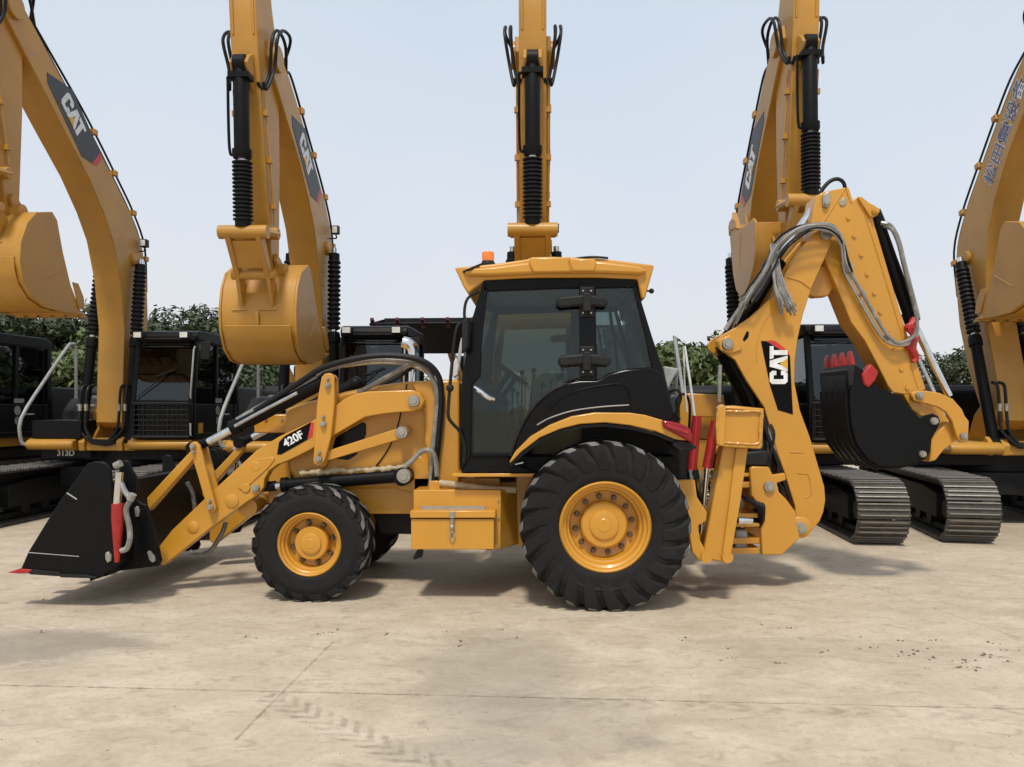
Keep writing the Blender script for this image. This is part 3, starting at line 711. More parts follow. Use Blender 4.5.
# ---- rear frame, stabilisers
mb = MB(); mb.py([(684, 393), (724, 395), (722, 418), (684, 416)], 7.75, 7.82); mb.py([(680, 393), (688, 393), (690, 500), (680, 500)], 7.7, 7.82); mb.py([(684, 478), (705, 478), (705, 540), (690, 540)], 6.9, 7.7)
parts('rear_frame', mb, 'yellow', bh, .01)
SB = [(721.5, 407), (733, 405.5), (764, 408.5), (763.5, 425), (761.5, 448.5), (722, 446.5), (721, 440)]
mb = MB(); mb.py(SB, 6.42, 6.62); st = part('stabilizer_housing', mb, 'yellow', bh, .015)
mb = MB(); mb.py([(718, 408), (722, 404), (726, 406), (725, 446), (718, 446), (716, 432)], 6.36, 6.45); mb.py([(722, 406), (764, 408.5), (764, 412), (722, 409)], 6.405, 6.43); mb.py([(722, 443), (762, 445), (761.5, 449), (722, 447)], 6.405, 6.43); mb.py([(760, 410), (764, 410), (762.5, 448), (758.5, 448)], 6.405, 6.43)
parts('housing_flange', mb, 'yellow', st, .01)
mb = MB()
q = [P(x, y, 6.405) for x, y in ((723, 411), (740, 411.5), (761, 412.5), (760, 428), (758.5, 443), (740, 443.5), (723, 442.5))]
mb.tube(q, lambda t: .011 + .003 * math.sin(t * 61) * math.sin(t * 143), 6, True, 14)
q = [P(x, y, 6.36) for x, y in ((718, 411), (717, 425), (718, 444))]
mb.tube(q, lambda t: .011 + .003 * math.sin(t * 47) * math.sin(t * 111), 6, True, 14)
parts('weld_bead', mb, 'yellow', st)
LEG = [(723, 446), (748, 447.5), (741, 500), (731, 556), (727, 562), (721, 562), (707, 559), (704, 548), (712, 505)]
mb = MB(); mb.py(LEG, 6.52, 6.70); leg = part('stabilizer_leg', mb, 'yellow', bh, .012)
mb = MB(); mb.py([(736, 448), (748, 448), (740, 505), (731, 556), (722, 556), (729, 505)], 6.495, 6.522); part('wear_plate', mb, 'yellow', leg, .006)
for px in (706, 727):
    c = P(px, 557, 6.5); part('foot_boss', MB().cyl((c.x, 6.47, c.z), (c.x, 6.74, c.z), .045), 'yellow', leg)
BR = [(677, 480), (695, 480), (697, 497), (707, 512), (706.5, 521), (698, 526), (700, 540), (707, 553), (706, 561), (699, 561), (692, 552), (687, 520), (680, 500)]
mb = MB(); mb.py(BR, 6.50, 6.56); part('stabilizer_bracket', mb, 'yellow', bh, .01)
mb = MB(); mb.prism([Vector((p.x, 2 * YC - 6.70, p.z)) for p in [P(x, y, 6.52) for x, y in LEG]], [Vector((p.x, 2 * YC - 6.52, p.z)) for p in [P(x, y, 6.52) for x, y in LEG]]); part('stabilizer_leg', mb, 'yellow', bh, .012)
mb = MB(); mb.prism([Vector((p.x, 2 * YC - 6.62, p.z)) for p in [P(x, y, 6.42) for x, y in SB]], [Vector((p.x, 2 * YC - 6.42, p.z)) for p in [P(x, y, 6.42) for x, y in SB]]); part('stabilizer_housing', mb, 'yellow', bh, .015)
for (a, b, yy, r) in (((697, 416), (692, 470), 6.85, .040), ((716, 421), (707, 468), 6.72, .042)):
    mb = MB(); mb.cyl(P(*a, yy), P(*b, yy), r); rc_ = part('stabilizer_cylinder', mb, 'redsteel', bh)
    mb = MB(); q = P(*b, yy); mb.cyl(q, q + Vector((-.05, 0, -.55)), .022); part('rod', mb, 'chrome', rc_)
for i, (px, yy) in enumerate(((690, 6.8), (694, 6.8), (700, 6.85), (706, 6.9), (712, 6.8), (718, 6.85))):
    hose([(px, 470, yy), (px + 3, 486 + i % 3 * 4, yy - .03), (px + 8, 500 + i * 3, yy), (px + 12, 525, yy + .1)], .013, 'hose' if i % 2 else 'wrap')
mb = MB(); mb.tube([P(684.5, 346, 6.95), P(690, 382, 6.95), P(694.5, 416, 6.95)], .012, 8, False); mb.tube([P(683.5, 346, 7.05), P(684.5, 382, 7.05), P(687, 412, 7.05)], .008, 8, False); parts('control_rod', mb, 'white', bh)
mb = MB(); mb.tube([P(720, 365, 7.0), P(719, 402, 7.0)], .018, 8, False); part('wrapped_rod', mb, 'wrap', bh)
hose([(678, 412, 7.1), (677, 400, 7.1), (682, 394, 7.1), (688, 398, 7.1), (690, 412, 7.1), (688, 440, 7.1)], .012)

# ---- backhoe swing frame + boom
KP = [(750, 468), (753, 466.5), (769, 467), (772.5, 475), (785, 473), (786.5, 480), (777, 483), (779, 492), (786, 499), (795, 511), (800, 538), (782, 555), (762, 555), (761, 530), (765, 520), (760, 507), (751, 495)]
mb = MB(); mb.py(KP, 6.98, 7.04, YC); sw = part('swing_frame', mb, 'yellow', bh, .01)
mb = MB()
for y0, y1 in ((473, 477), (482, 488), (513, 518), (523, 527), (538, 544), (548, 554)): mb.py([(716, y0), (760, y0), (760, y1), (716, y1)], 7.02, 7.56)
parts('swing_frame_plate', mb, 'yellow', sw, .008)
mb = MB(); mb.cyl(P(716, 520, 7.1), P(764, 521, 7.1), .05); part('swing_cylinder', mb, 'black', bh)
mb = MB(); mb.cyl(P(738, 520.5, 7.045), P(752, 520.8, 7.045), .04); part('swing_rod', mb, 'chrome', bh)
mb = MB(); mb.py([(735, 530), (748, 530), (748, 552), (735, 552)], 7.06, 7.5); part('swing_casting', mb, 'grey', bh, .02)
for i in range(6):
    hose([(740 + i * 3, 495 + i * 2, 7.0 + .03 * i), (748 + i * 3, 500 + i, 6.96), (758 + i, 508 + i * 2, 6.98), (760, 522 + i, 7.05)], .016)
for i in range(5):
    hose([(760 + i * 2, 412 + i * 4, 7.1 + i * .05), (765 + i * 2, 428, 7.06 + i * .05), (771 + i * 2, 445, 7.05 + i * .05), (780 + i * 2, 470, 7.08 + i * .05), (790 + i, 500, 7.1 + i * .05)], .018, 'wrap' if i in (1, 3) else 'hose')
rnd = random.Random(31)
for i in range(14):
    x0 = rnd.uniform(742, 766); yy = rnd.uniform(7.03, 7.4)
    hose([(x0, 405 + rnd.uniform(-8, 20), yy + .1), (x0 + rnd.uniform(-2, 10), 432 + rnd.uniform(-8, 8), yy), (x0 + rnd.uniform(0, 14), 462 + rnd.uniform(-8, 8), yy), (x0 + rnd.uniform(0, 22), 492 + rnd.uniform(-5, 12), yy), (x0 + rnd.uniform(-10, 20), 525, yy + .1)], rnd.uniform(.010, .018), ('hose', 'wrap', 'hose', 'matblack')[i % 4])
mb = MB(); mb.py([(744, 452), (768, 450), (768, 466), (744, 466)], 7.0, 7.5); mb.py([(750, 440), (766, 440), (766, 452), (750, 452)], 7.08, 7.5); parts('valve_block', mb, 'matblack', bh, .02)
pin(769, 486.5, 6.98, 5.5)
BOOM = [(789.5, 527), (795.5, 517), (795, 506), (785, 474), (777, 452), (764, 407), (746, 380), (735, 360), (724, 352), (717, 346), (716.5, 341), (722, 335), (736, 327), (750, 317), (772, 297), (780, 286), (786, 271), (800, 250), (814, 233), (820, 229.5), (826, 229), (831, 233), (831.5, 243), (825, 258), (812, 287), (803, 315), (797.5, 340), (795, 360), (794.5, 382), (800, 410), (810, 437), (824.5, 487), (825.5, 500), (823.5, 512), (820, 521), (807, 536.5), (801, 538.5), (794.5, 537), (790.5, 533)]
YM = 7.08
mb = MB(); mb.py(BOOM, YM, YM + .05); boom = part('backhoe_boom', mb, 'yellow', bh, .008)
mb = MB(); mb.py(BOOM, 2 * YC - YM - .05, 2 * YC - YM) if False else mb.prism([Vector((q.x, 2 * YC - YM - .05, q.z)) for q in [P(x, y, YM) for x, y in BOOM]], [Vector((q.x, 2 * YC - YM, q.z)) for q in [P(x, y, YM) for x, y in BOOM]]); part('side_plate', mb, 'yellow', boom, .008)
INB = [(792, 525), (797, 510), (781, 455), (768, 408), (762, 380), (759, 360), (762, 335), (772, 308), (788, 275), (815, 238), (828, 236), (828, 245), (808, 285), (795, 335), (791, 380), (797, 412), (806, 438), (820, 490), (820, 512), (806, 532)]
mb = MB(); mb.py(INB, YM + .051, 2 * YC - YM - .051); part('box_section', mb, 'yellow', boom, .004)
mb = MB(); mb.tube([P(757, 362, YM - .001), P(757, 345, YM - .001), P(763, 325, YM - .001), P(773, 309, YM - .001)], .005, 6); mb.tube([P(787, 277, YM - .001), P(800, 281, YM - .001), P(810, 288, YM - .001)], .009, 6); mb.tube([P(790, 452, YM - .001), P(803, 452.5, YM - .001)], .006, 6, False)
mb.tube([P(797, 473, YM - .001), P(808, 474, YM - .001), P(810, 480, YM - .001), P(812, 494, YM - .001), P(806, 498, YM - .001)], .006, 6, False)
part('weld_seam', mb, 'yellow', boom)
mb = MB(); mb.py([(743, 339), (747, 331), (749, 332), (748.5, 337), (745, 341), (743.5, 341)], YM - .003, YM + .002); part('slot', mb, 'decal_black', boom)
mb = MB(); mb.py([(718, 340), (730, 335), (742, 345), (742, 350), (730, 354), (720, 350)], YM - .02, YM + .002); part('pin_boss_plate', mb, 'yellow', boom, .008)
pin(727.5, 344.3, YM - .02, 5.8)
c = P(800, 527, YM); k = YM / FPX
mb = MB().lathe((c.x, YM + .003, c.z), (c.x, YM - .03, c.z), [(0, 10.5 * k), (.8, 10.5 * k), (1, 9.5 * k)], 26); part('pivot_boss', mb, 'yellow', boom)
pin(800, 528, YM - .03, 6.2)
mb = MB(); mb.py([(761, 341), (766, 341), (790, 356), (793, 414.5), (778, 410), (770, 385)], YM - .004, YM + .002); part('black_decal', mb, 'decal_black', boom)
mb = MB(); mb.py([(766.5, 341), (771, 340), (776, 341.5), (788, 351), (790, 355.6)], YM - .004, YM + .002); part('red_stripe', mb, 'decal_red', boom)
o = P(787.5, 384, YM - .004); logo(boom, frame(o, (0, 0, 1), (-1, 0, 0)), 17.5 * YM / FPX * 1.0)
c = P(825.5, 234.5, YM); mb = MB(); mb.lathe((c.x, YM + .01, c.z), (c.x, YM - .05, c.z), [(0, .055), (.8, .055), (1, .045)], 20); part('pivot_pin', mb, 'zinc', boom)
# crowd cylinder in the boom
def W(px, py): return P(px, py, YC)
mb = MB(); mb.cyl(W(728, 342), W(774, 265), .082); mb.cyl(W(771, 270), W(777, 260), .092); cyl_ = part('crowd_cylinder', mb, 'black', bh)
mb = MB(); mb.cyl(W(775, 263), W(816, 206), .042); part('rod', mb, 'chrome', cyl_)
mb = MB(); mb.py([(722, 345), (735, 345), (752, 390), (758, 420), (745, 390), (730, 362)], 7.15, 7.45); mb.cyl(W(726, 352), W(752, 405), .09); part('boom_cylinder', mb, 'black', bh)
# stick
STK = [(816.5, 196), (823, 192), (834, 189.5), (846, 187.3), (848, 195), (851, 202), (856, 197.5), (860, 196), (868, 201), (873, 218), (874.5, 224), (884, 256), (897, 300), (908, 336), (916, 360), (926, 389), (918, 393), (905, 394.5), (893, 392.5), (888, 386), (876, 362), (865, 341), (851, 322), (838, 290), (826, 262), (815, 238), (811, 222)]
YS = 7.16
mb = MB(); mb.py(STK, YS, 2 * YC - YS); stick = part('dipper_stick', mb, 'yellow', bh, .008)
mb = MB(); mb.py([(846, 187.5), (849, 188.5), (853, 201.5), (851, 203), (848, 195)], YS - .006, YS + .002); mb.tube([P(845, 188, YS - .001), P(818, 230, YS - .001)], .008, 6, False); part('weld_seam', mb, 'yellow', stick)
EARS = [(858, 197), (862, 196.5), (868, 202), (876, 206), (879, 210), (878, 215), (873, 217.5), (870, 216)]
mb = MB(); mb.py(EARS, YS - .03, YS + .03, YC); part('cylinder_ear', mb, 'yellow', stick, .006); pin(875, 211.5, YS - .03, 3.6, 'yellow')
mb = MB(); mb.py([(823, 195), (830, 190), (831, 200), (828, 208), (823, 206)], YS - .03, YS + .002); part('pin_boss_plate', mb, 'zinc', stick, .008); bolt(826, 203, YS - .03, 2, stick)
mb = MB(); mb.py([(840, 202), (844, 197), (847, 199), (846, 204), (843, 206), (840, 205)], YS - .012, YS + .002); part('lube_plate', mb, 'zinc', stick, .004)
for x, y in ((848, 218), (854, 236), (861, 255), (867, 274), (874, 293), (880, 312), (887, 330), (894, 350), (901, 369), (907, 388)): bolt(x, y, YS, 2.0, stick, 'yellow')
mb = MB(); mb.tube([P(860, 199, YS - .001), P(880, 262, YS - .001), P(908, 355, YS - .001), P(918, 388, YS - .001)], .006, 6); part('edge_weld', mb, 'yellow', stick)
mb = MB(); mb.py([(806, 275), (829, 262), (836, 285), (828, 296), (815, 297), (806, 293)], 7.24, 7.36); part('stick_lug', mb, 'yellow', stick, .01)
# bucket cylinder
def W(px, py): return P(px, py, 7.26)
mb = MB(); mb.cyl(W(876, 219), W(911, 318), .058); mb.cyl(W(873, 212), W(878, 224), .066); mb.cyl(W(909, 312), W(912.5, 322), .068); bcy = part('bucket_cylinder', mb, 'black', bh)
mb = MB(); mb.cyl(W(911, 318), W(949, 396), .032); part('rod', mb, 'chrome', bcy)
mb = MB(); mb.tube([P(883, 222, 7.2), P(892, 248, 7.2), P(903, 278, 7.2), P(911, 305, 7.2)], .014, 8); part('steel_pipe', mb, 'black', bcy)
mb = MB(); mb.tube([P(881, 223, 7.2), P(890, 226, 7.17), P(898, 240, 7.15), (P(905, 268, 7.15)), P(912, 295, 7.15), P(918, 318, 7.15)], .022, 8); mb.tube([P(884, 226, 7.2), P(893, 231, 7.14), P(901, 252, 7.12), P(909, 285, 7.12), P(916, 312, 7.12), P(917, 328, 7.12)], .018, 8); part('wrapped_hose', mb, 'wrap', bcy)
rnd = random.Random(8)
rnd = random.Random(12)
for cx, cy, hh in ((912, 328, 10), (913, 348, 14)):
    mb = MB(); vs = []; fs = []; n = 12; rows = 7
    for j in range(rows):
        t = j / (rows - 1)
        for q in range(n):
            an = 2 * math.pi * q / n; rr = (.030 + .022 * math.sin(math.pi * min(1, t * 1.2))) * rnd.uniform(.65, 1.35)
            c0 = P(cx + 2.5 * math.sin(t * 7 + cx), cy - hh + 2 * hh * t, 7.13)
            vs.append(c0 + Vector((math.cos(an) * rr, math.sin(an) * rr * .6, rnd.uniform(-.012, .012))))
    for j in range(rows - 1):
        for q in range(n): fs.append((j * n + q, j * n + (q + 1) % n, (j + 1) * n + (q + 1) % n, (j + 1) * n + q))
    mb.add(vs, fs); part('protective_wrap', mb, 'red', bcy, 0, 'crumpled red plastic tied round the cylinder', smooth=20)
# steel pipes on the stick
for dx, dy, m in ((0, 0, 'steel'), (5, -3, 'wrap')):
    pts = [(842 + dx, 262 + dy), (846 + dx, 275 + dy), (858 + dx, 297 + dy), (872 + dx, 322 + dy), (881 + dx, 336 + dy), (888 + dx, 342 + dy * .5), (898, 345 + dy * .7), (907, 344 + dy), (915, 338 + dy), (918 - dx * .3, 328)]
    hose([(x, y, YS - .04 - .01 * dx) for x, y in pts], .017, m, 'steel_pipe')
for x, y in ((850, 266), (863, 294), (886, 338)): bolt(x, y, YS - .05, 3.2)
# hose bundle at the elbow
rnd = random.Random(21)
for i in range(15):
    o = rnd.uniform(-7, 7); q = rnd.uniform(-5, 5); yy = 6.95 + rnd.random() * .17
    m = ('wrap', 'hose', 'wrap', 'grey')[i % 4]
    hose([(732 + i * 2, 330 - i * 3, yy + .12), (750 + o, 298 + q, yy), (768 + o * .8, 270 + q, yy), (778 + o, 248 + q, yy - .03), (795 + o, 233 + q * .9, yy - .05), (812 + o * .5, 227 + q * .6, yy - .06), (831, 229 + q, yy - .04), (842 + o * .2, 242 + q, yy), (846 + o * .5, 262, yy + .02), (850 + o * .4, 272, yy + .04)], rnd.uniform(.007, .012), m, 'wrapped_hose' if m == 'wrap' else 'hydraulic_hose')
for i in range(16):
    o = rnd.uniform(-5, 5); e = rnd.uniform(-4, 6)
    hose([(774 + o * .7, 244, 7.0), (776 + o * .8, 266 + e, 6.97), (779 + o * 1.1 + rnd.uniform(-2, 2), 285 + e, 6.96), (785 + o * 1.5, 300 + e, 6.95), (789 + o * 1.6 + rnd.uniform(-3, 3), 310 + e, 6.98)], rnd.uniform(.006, .012), 'wrap' if i % 3 else 'grey', 'hanging_wrap')
hose([(816, 207, 7.2), (821, 192, 7.2), (829, 182, 7.2), (837, 179, 7.2), (843, 182, 7.2), (845.5, 189, 7.2)], .018)
hose([(725, 330, 7.15), (740, 308, 7.15), (756, 285, 7.15), (770, 262, 7.15)], .02, 'wrap', 'wrapped_hose')
# bucket linkage
GL = [(911, 394), (914, 391.5), (925, 390.5), (940, 393), (953, 399), (962, 409), (965, 416), (969, 421), (968.5, 439), (966, 443), (961, 443), (957, 437), (952, 421), (946, 412), (938, 407), (927, 404), (914, 401)]
mb = MB(); mb.py(GL, YS - .05, YS - .005, YC); part('guide_link', mb, 'yellow', bh, .008); pin(919, 395.5, YS - .05, 3.8); pin(963, 436, YS - .05, 3.6)
mb = MB(); mb.py([(929, 462), (931, 450), (931, 440), (940, 430), (948, 421), (953, 426), (958, 438), (952, 444), (944, 450), (936, 460)], YS + .02, 2 * YC - YS - .02); part('bucket_link', mb, 'yellow', bh, .01)
mb = MB(); mb.py([(903, 393), (914, 390), (920, 402), (934, 412), (926, 419), (912, 410)], YS + .005, 2 * YC - YS - .005); part('stick_end', mb, 'yellow', bh, .01)
BK = [(854, 364), (863, 370), (878, 387), (900, 396), (910, 407), (920, 418), (924, 415.5), (933, 413.5), (938, 416), (940.5, 421), (938, 428), (932, 439), (930.5, 452), (926, 459), (920, 461.5), (900, 466), (880, 466), (868, 459), (857, 444), (851.5, 425), (849.5, 400), (851, 375)]
Y7, Y8 = 6.98, 7.66
mb = MB(); strip(mb, [(853.5, 366), (851.2, 375), (849.8, 400), (851.8, 425), (857.3, 444), (868.3, 459), (880.2, 465.6), (900, 465.6), (920, 461)], -.03, Y7 + .036, Y8 - .036, Y7); hb = part('digging_bucket', mb, 'black', bh, .004)
mb = MB(); mb.py(BK, Y7, Y7 + .035, (Y7 + Y8) / 2); part('side_plate', mb, 'black', hb, .006)
mb = MB()
for i in range(5):
    yy = Y7 + .06 + i * .14; A = [(848.5, 390), (848.8, 400), (850.8, 426), (856, 446), (867, 461), (879.5, 468), (890, 468)]
    strip(mb, A, -.02, yy, yy + .035, Y7)
parts('wear_strip', mb, 'black', hb, .004)
mb = MB(); mb.py([(848, 370), (852.5, 364), (855, 364), (853.5, 385), (849, 386)], Y7 - .01, Y8 + .01); part('cutting_edge', mb, 'matblack', hb, .006)
for i in range(4):
    yy = Y7 + .01 + i * .185
    A = [P(851, 369, Y7), P(850.5, 358, Y7), P(852.5, 350, Y7), P(855, 358, Y7), P(857, 368, Y7)]
    mb = MB(); mb.prism([Vector((p.x, yy, p.z)) for p in A], [Vector((p.x, yy + .10, p.z)) for p in A]); part('tooth_cover', mb, 'red', hb, .01, 'red plastic cover on a digging bucket tooth')
mb = MB(); mb.py([(862, 374), (871, 363), (879, 372), (876, 380), (869, 388), (864, 384)], Y7 - .02, Y7 + .06); part('side_cutter_cover', mb, 'red', hb, .015)
mb = MB(); mb.py([(884, 393), (893, 392), (902, 402), (898, 404)], 7.1, 7.3); part('wrapped_pin', mb, 'wrap', hb, .01)
pin(933.5, 421, Y7, 3.8, par=hb); pin(922, 454, Y7, 3.4, par=hb)
# ================================================================== EXCAVATORS
ORG = Vector((0, 0, 0))
UF, ZF = .55, 1.5            # boom foot: forward of the slewing centre, height
BW = .20                     # boom half width
def boom_profile(ext):
    d = Vector((.76, .65)) * ext
    front = [(.22, -.12), (.20, .4), (.15, 1.28), (.27, 2.0), (.47, 2.55), (.72, 2.90), (1.10, 3.30), (1.62, 3.72)]
    tip = [(1.95 + d.x, 3.98 + d.y), (2.06 + d.x, 4.16 + d.y), (2.02 + d.x, 4.34 + d.y), (1.84 + d.x, 4.40 + d.y)]
    back = [(1.45, 4.22), (.98, 3.88), (.45, 3.46), (-.05, 3.05), (-.36, 2.68), (-.52, 2.2), (-.56, 1.5), (-.48, .8), (-.30, .2), (-.2, -.12), (0, -.2)]
    return front + tip + back, (1.86 + d.x, 4.19 + d.y)
def up(u, z, x=0): return Vector((x, -u, z))
def prx(mb, prof, x0, x1):
    return mb.prism([up(u, z, x0) for u, z in prof], [up(u, z, x1) for u, z in prof])
def aim_cylinder(par, a, b, kind):
    """hydraulic cylinder from a (barrel end) to b (rod end, with rubber bellows)"""
    a, b = Vector(a), Vector(b); L = (b - a).length; d = (b - a) / L
    mb = MB(); r = .072 if kind == 'boom' else .085
    mb.lathe(a, a + d * (L * .56), [(0, r * .9), (.02, r), (.90, r), (.905, r * 1.25), (.97, r * 1.25), (1, r * 1.1)], 18)
    mb.cyl(a - Vector((.06, 0, 0)), a + Vector((.06, 0, 0)), r * 1.25)
    if kind == 'stick':
        side = Vector((-1, 0, 0)) * (r + .03)
        mb.tube([a + d * .12 + side * .6, a + d * .14 + side * 1.2, a + d * .2 + side * 1.25, a + d * (L * .5) + side * 1.2, a + d * (L * .53) + side * .7], .016, 6)
        mb.box(a + d * .13 - Vector((r * 1.35, r, .03)), a + d * .13 + Vector((r * 1.35, r, .03)))
    cy = part(kind + '_cylinder', mb, 'black', par)
    prof = []; n = 15
    for i in range(n):
        prof += [(i / n, r * .92), ((i + .25) / n, r * 1.28), ((i + .55) / n, r * 1.28), ((i + .8) / n, r * .92)]
    prof.append((1, r * .9))
    part('rubber_bellows', MB().lathe(a + d * (L * .575), a + d * (L * .94), prof, 16), 'hose', cy, smooth=20)
    part('rod', MB().cyl(a + d * (L * .55), b, r * .6), 'chrome', cy)
    part('rod_end', MB().cyl(a + d * (L * .93), a + d * (L * .97), r * 1.05), 'black', cy)
    return cy

def k_track():
    # belt of shoes round a stadium in (u,z)
    mb = MB(); u0, u1, r = -1.45, 2.12, .37; zc = .40
    path = []; n = 12
    Ls = u1 - u0
    per = 2 * Ls + 2 * math.pi * r; ns = 46
    def at(s):
        s %= per
        if s < Ls: return (u0 + s, zc + r, 0)
        s -= Ls
        if s < math.pi * r: a = s / r; return (u1 + math.sin(a) * r, zc + math.cos(a) * r, -a)
        s -= math.pi * r
        if s < Ls: return (u1 - s, zc - r, -math.pi)
        s -= Ls; a = s / r; return (u0 - math.sin(a) * r, zc - math.cos(a) * r, -math.pi - a)
    for i in range(ns):
        s = per * i / ns; p = at(s); ln = per / ns * .94
        c, sn = math.cos(p[2]), math.sin(p[2])
        prof = [(-ln / 2, -.012), (ln / 2, -.02), (ln / 2, .012), (ln * .34, .016), (ln * .30, .04), (ln * .22, .04), (ln * .17, .014), (-.02 * 0 - ln * .02, .014), (-ln * .05, .03), (-ln * .12, .03), (-ln * .15, .012), (-ln * .36, .012), (-ln * .40, .03), (-ln / 2, .03)]
        pts = [(p[0] + a * c - b * sn, p[1] + a * sn + b * c) for a, b in prof]
        prx(mb, pts, -.29, .29)
    return mb
def k_grousers():
    mb = MB(); u0, u1, r = -1.45, 2.12, .37; zc = .40; Ls = u1 - u0; per = 2 * Ls + 2 * math.pi * r; ns = 46; rnd = random.Random(2)
    for i in range(ns):
        s = per * i / ns; ln = per / ns * .94
        if s < Ls: p = (u0 + s, zc + r, 0)
        elif s < Ls + math.pi * r: a = (s - Ls) / r; p = (u1 + math.sin(a) * r, zc + math.cos(a) * r, -a)
        elif s < 2 * Ls + math.pi * r: p = (u1 - (s - Ls - math.pi * r), zc - r, -math.pi)
        else: a = (s - 2 * Ls - math.pi * r) / r; p = (u0 - math.sin(a) * r, zc - math.cos(a) * r, -math.pi - a)
        c, sn = math.cos(p[2]), math.sin(p[2])
        for lo, hi, z in ((.225, .295, .0405), (-.12, -.055, .0305), (-.49, -.41, .0305)):
            pts = [(p[0] + a * c - b * sn, p[1] + a * sn + b * c) for a, b in ((ln * lo, z), (ln * hi, z), (ln * hi, z + .003), (ln * lo, z + .003))]
            prx(mb, pts, -.285 + rnd.random() * .03, .285 - rnd.random() * .03)
    return mb
def k_links():
    mb = MB(); 
    ring = []
    for a in range(0, 181, 15): ring.append((2.12 + math.sin(R(a)) * .335, .40 + math.cos(R(a)) * .335))
    for a in range(180, 361, 15): ring.append((-1.45 + math.sin(R(a)) * .335, .40 + math.cos(R(a)) * .335))
    inner = [(.335 + (u - .335) * .955, .40 + (z - .40) * .76) for u, z in ring]
    for x in (-.11, .05):
        n = len(ring)
        vs = [up(u, z, x) for u, z in ring] + [up(u, z, x) for u, z in inner] + [up(u, z, x + .06) for u, z in ring] + [up(u, z, x + .06) for u, z in inner]
        fs = []
        for i in range(n):
            j = (i + 1) % n
            fs += [(i, j, n + j, n + i), (2 * n + i, 2 * n + j, 3 * n + j, 3 * n + i), (i, j, 2 * n + j, 2 * n + i), (n + i, n + j, 3 * n + j, 3 * n + i)]
        mb.add(vs, fs)
    return mb
def k_frame():
    mb = MB(); prx(mb, [(1.75, .24), (1.75, .56), (1.2, .62), (-.9, .62), (-1.2, .55), (-1.2, .24)], -.17, .17); return mb
def k_rollers():
    mb = MB()
    mb.cyl((-.1, -2.12, .40), (.1, -2.12, .40), .27, n=24); mb.cyl((-.19, -2.12, .40), (.19, -2.12, .40), .11)
    mb.cyl((-.1, 1.45, .40), (.1, 1.45, .40), .27, n=24); mb.cyl((-.2, 1.45, .40), (.2, 1.45, .40), .17)
    for u in (-.9, -.45, 0, .45, .9, 1.35): mb.cyl((-.14, -u, .2), (.14, -u, .2), .10)
    return mb
def k_under():
    mb = MB(); mb.box((-.8, -.7, .42), (.8, .8, .72)); mb.cyl((0, -.05, .72), (0, -.05, .96), .55, n=32)
    mb.box((-1.0, -.55, .4), (1.0, -.25, .62)); mb.box((-1.0, .3, .4), (1.0, .6, .62)); return mb
def k_deck():
    mb = MB()
    mb.box((-.25, -.95, .97), (.47, 2.0, 1.15)); mb.box((.471, -.80, 1.0), (1.36, 2.0, 1.14)); mb.box((-1.25, -.75, 1.0), (-.251, 2.0, 1.14))
    return mb
def k_bumper(x0, x1):
    def f():
        mb = MB(); prof = [(1.02, .985), (1.09, 1.0), (1.12, 1.05), (1.12, 1.09), (1.08, 1.13), (1.0, 1.145), (.76, 1.145), (.76, .985)]
        return prx(mb, prof, x0, x1)
    return f
def k_footlug():
    mb = MB()
    for x in (-.33, .24):
        prx(mb, [(1.0, .97), (1.02, 1.1), (.95, 1.18), (.85, 1.19), (.78, 1.1), (.6, 1.3), (.66, 1.55), (.58, 1.66), (.5, 1.66), (.3, 1.5), (.1, 1.1), (.1, .97)], x, x + .09)
    return mb
def k_hood():
    mb = MB(); prx(mb, [(-.85, 1.15), (-.85, 1.86), (-.95, 1.96), (-2.1, 1.96), (-2.35, 1.8), (-2.35, 1.15)], -1.24, 1.30)
    prx(mb, [(-.05, 1.15), (-.05, 1.55), (-.3, 1.75), (-.85, 1.8), (-.85, 1.15)], -1.24, -.30)
    return mb
def k_counter():
    mb = MB(); prx(mb, [(-2.0, .95), (-2.0, 1.14), (-2.36, 1.14), (-2.36, 1.7), (-2.6, 1.6), (-2.7, 1.3), (-2.6, 1.0)], -1.25, 1.25); return mb
def k_louvre():
    mb = MB()
    for i in range(6): mb.box((-1.05, .15 + i * .09, 1.60 + i * .03), (-.55, .19 + i * .09, 1.66 + i * .03))
    return mb
def k_box():
    mb = MB(); mb.box((-1.02, -1.02, 1.15), (-.28, -.05, 1.42)); return mb
def k_rail():
    mb = MB(); mb.tube([(-1.08, -1.06, 1.06), (-1.13, -1.09, 1.12), (-1.13, -1.09, 1.45), (-1.11, -.6, 2.0), (-1.09, -.02, 2.58), (-1.07, .06, 2.62), (-1.05, .12, 2.56), (-1.05, .14, 1.75)], .026, 8, True, 3); return mb
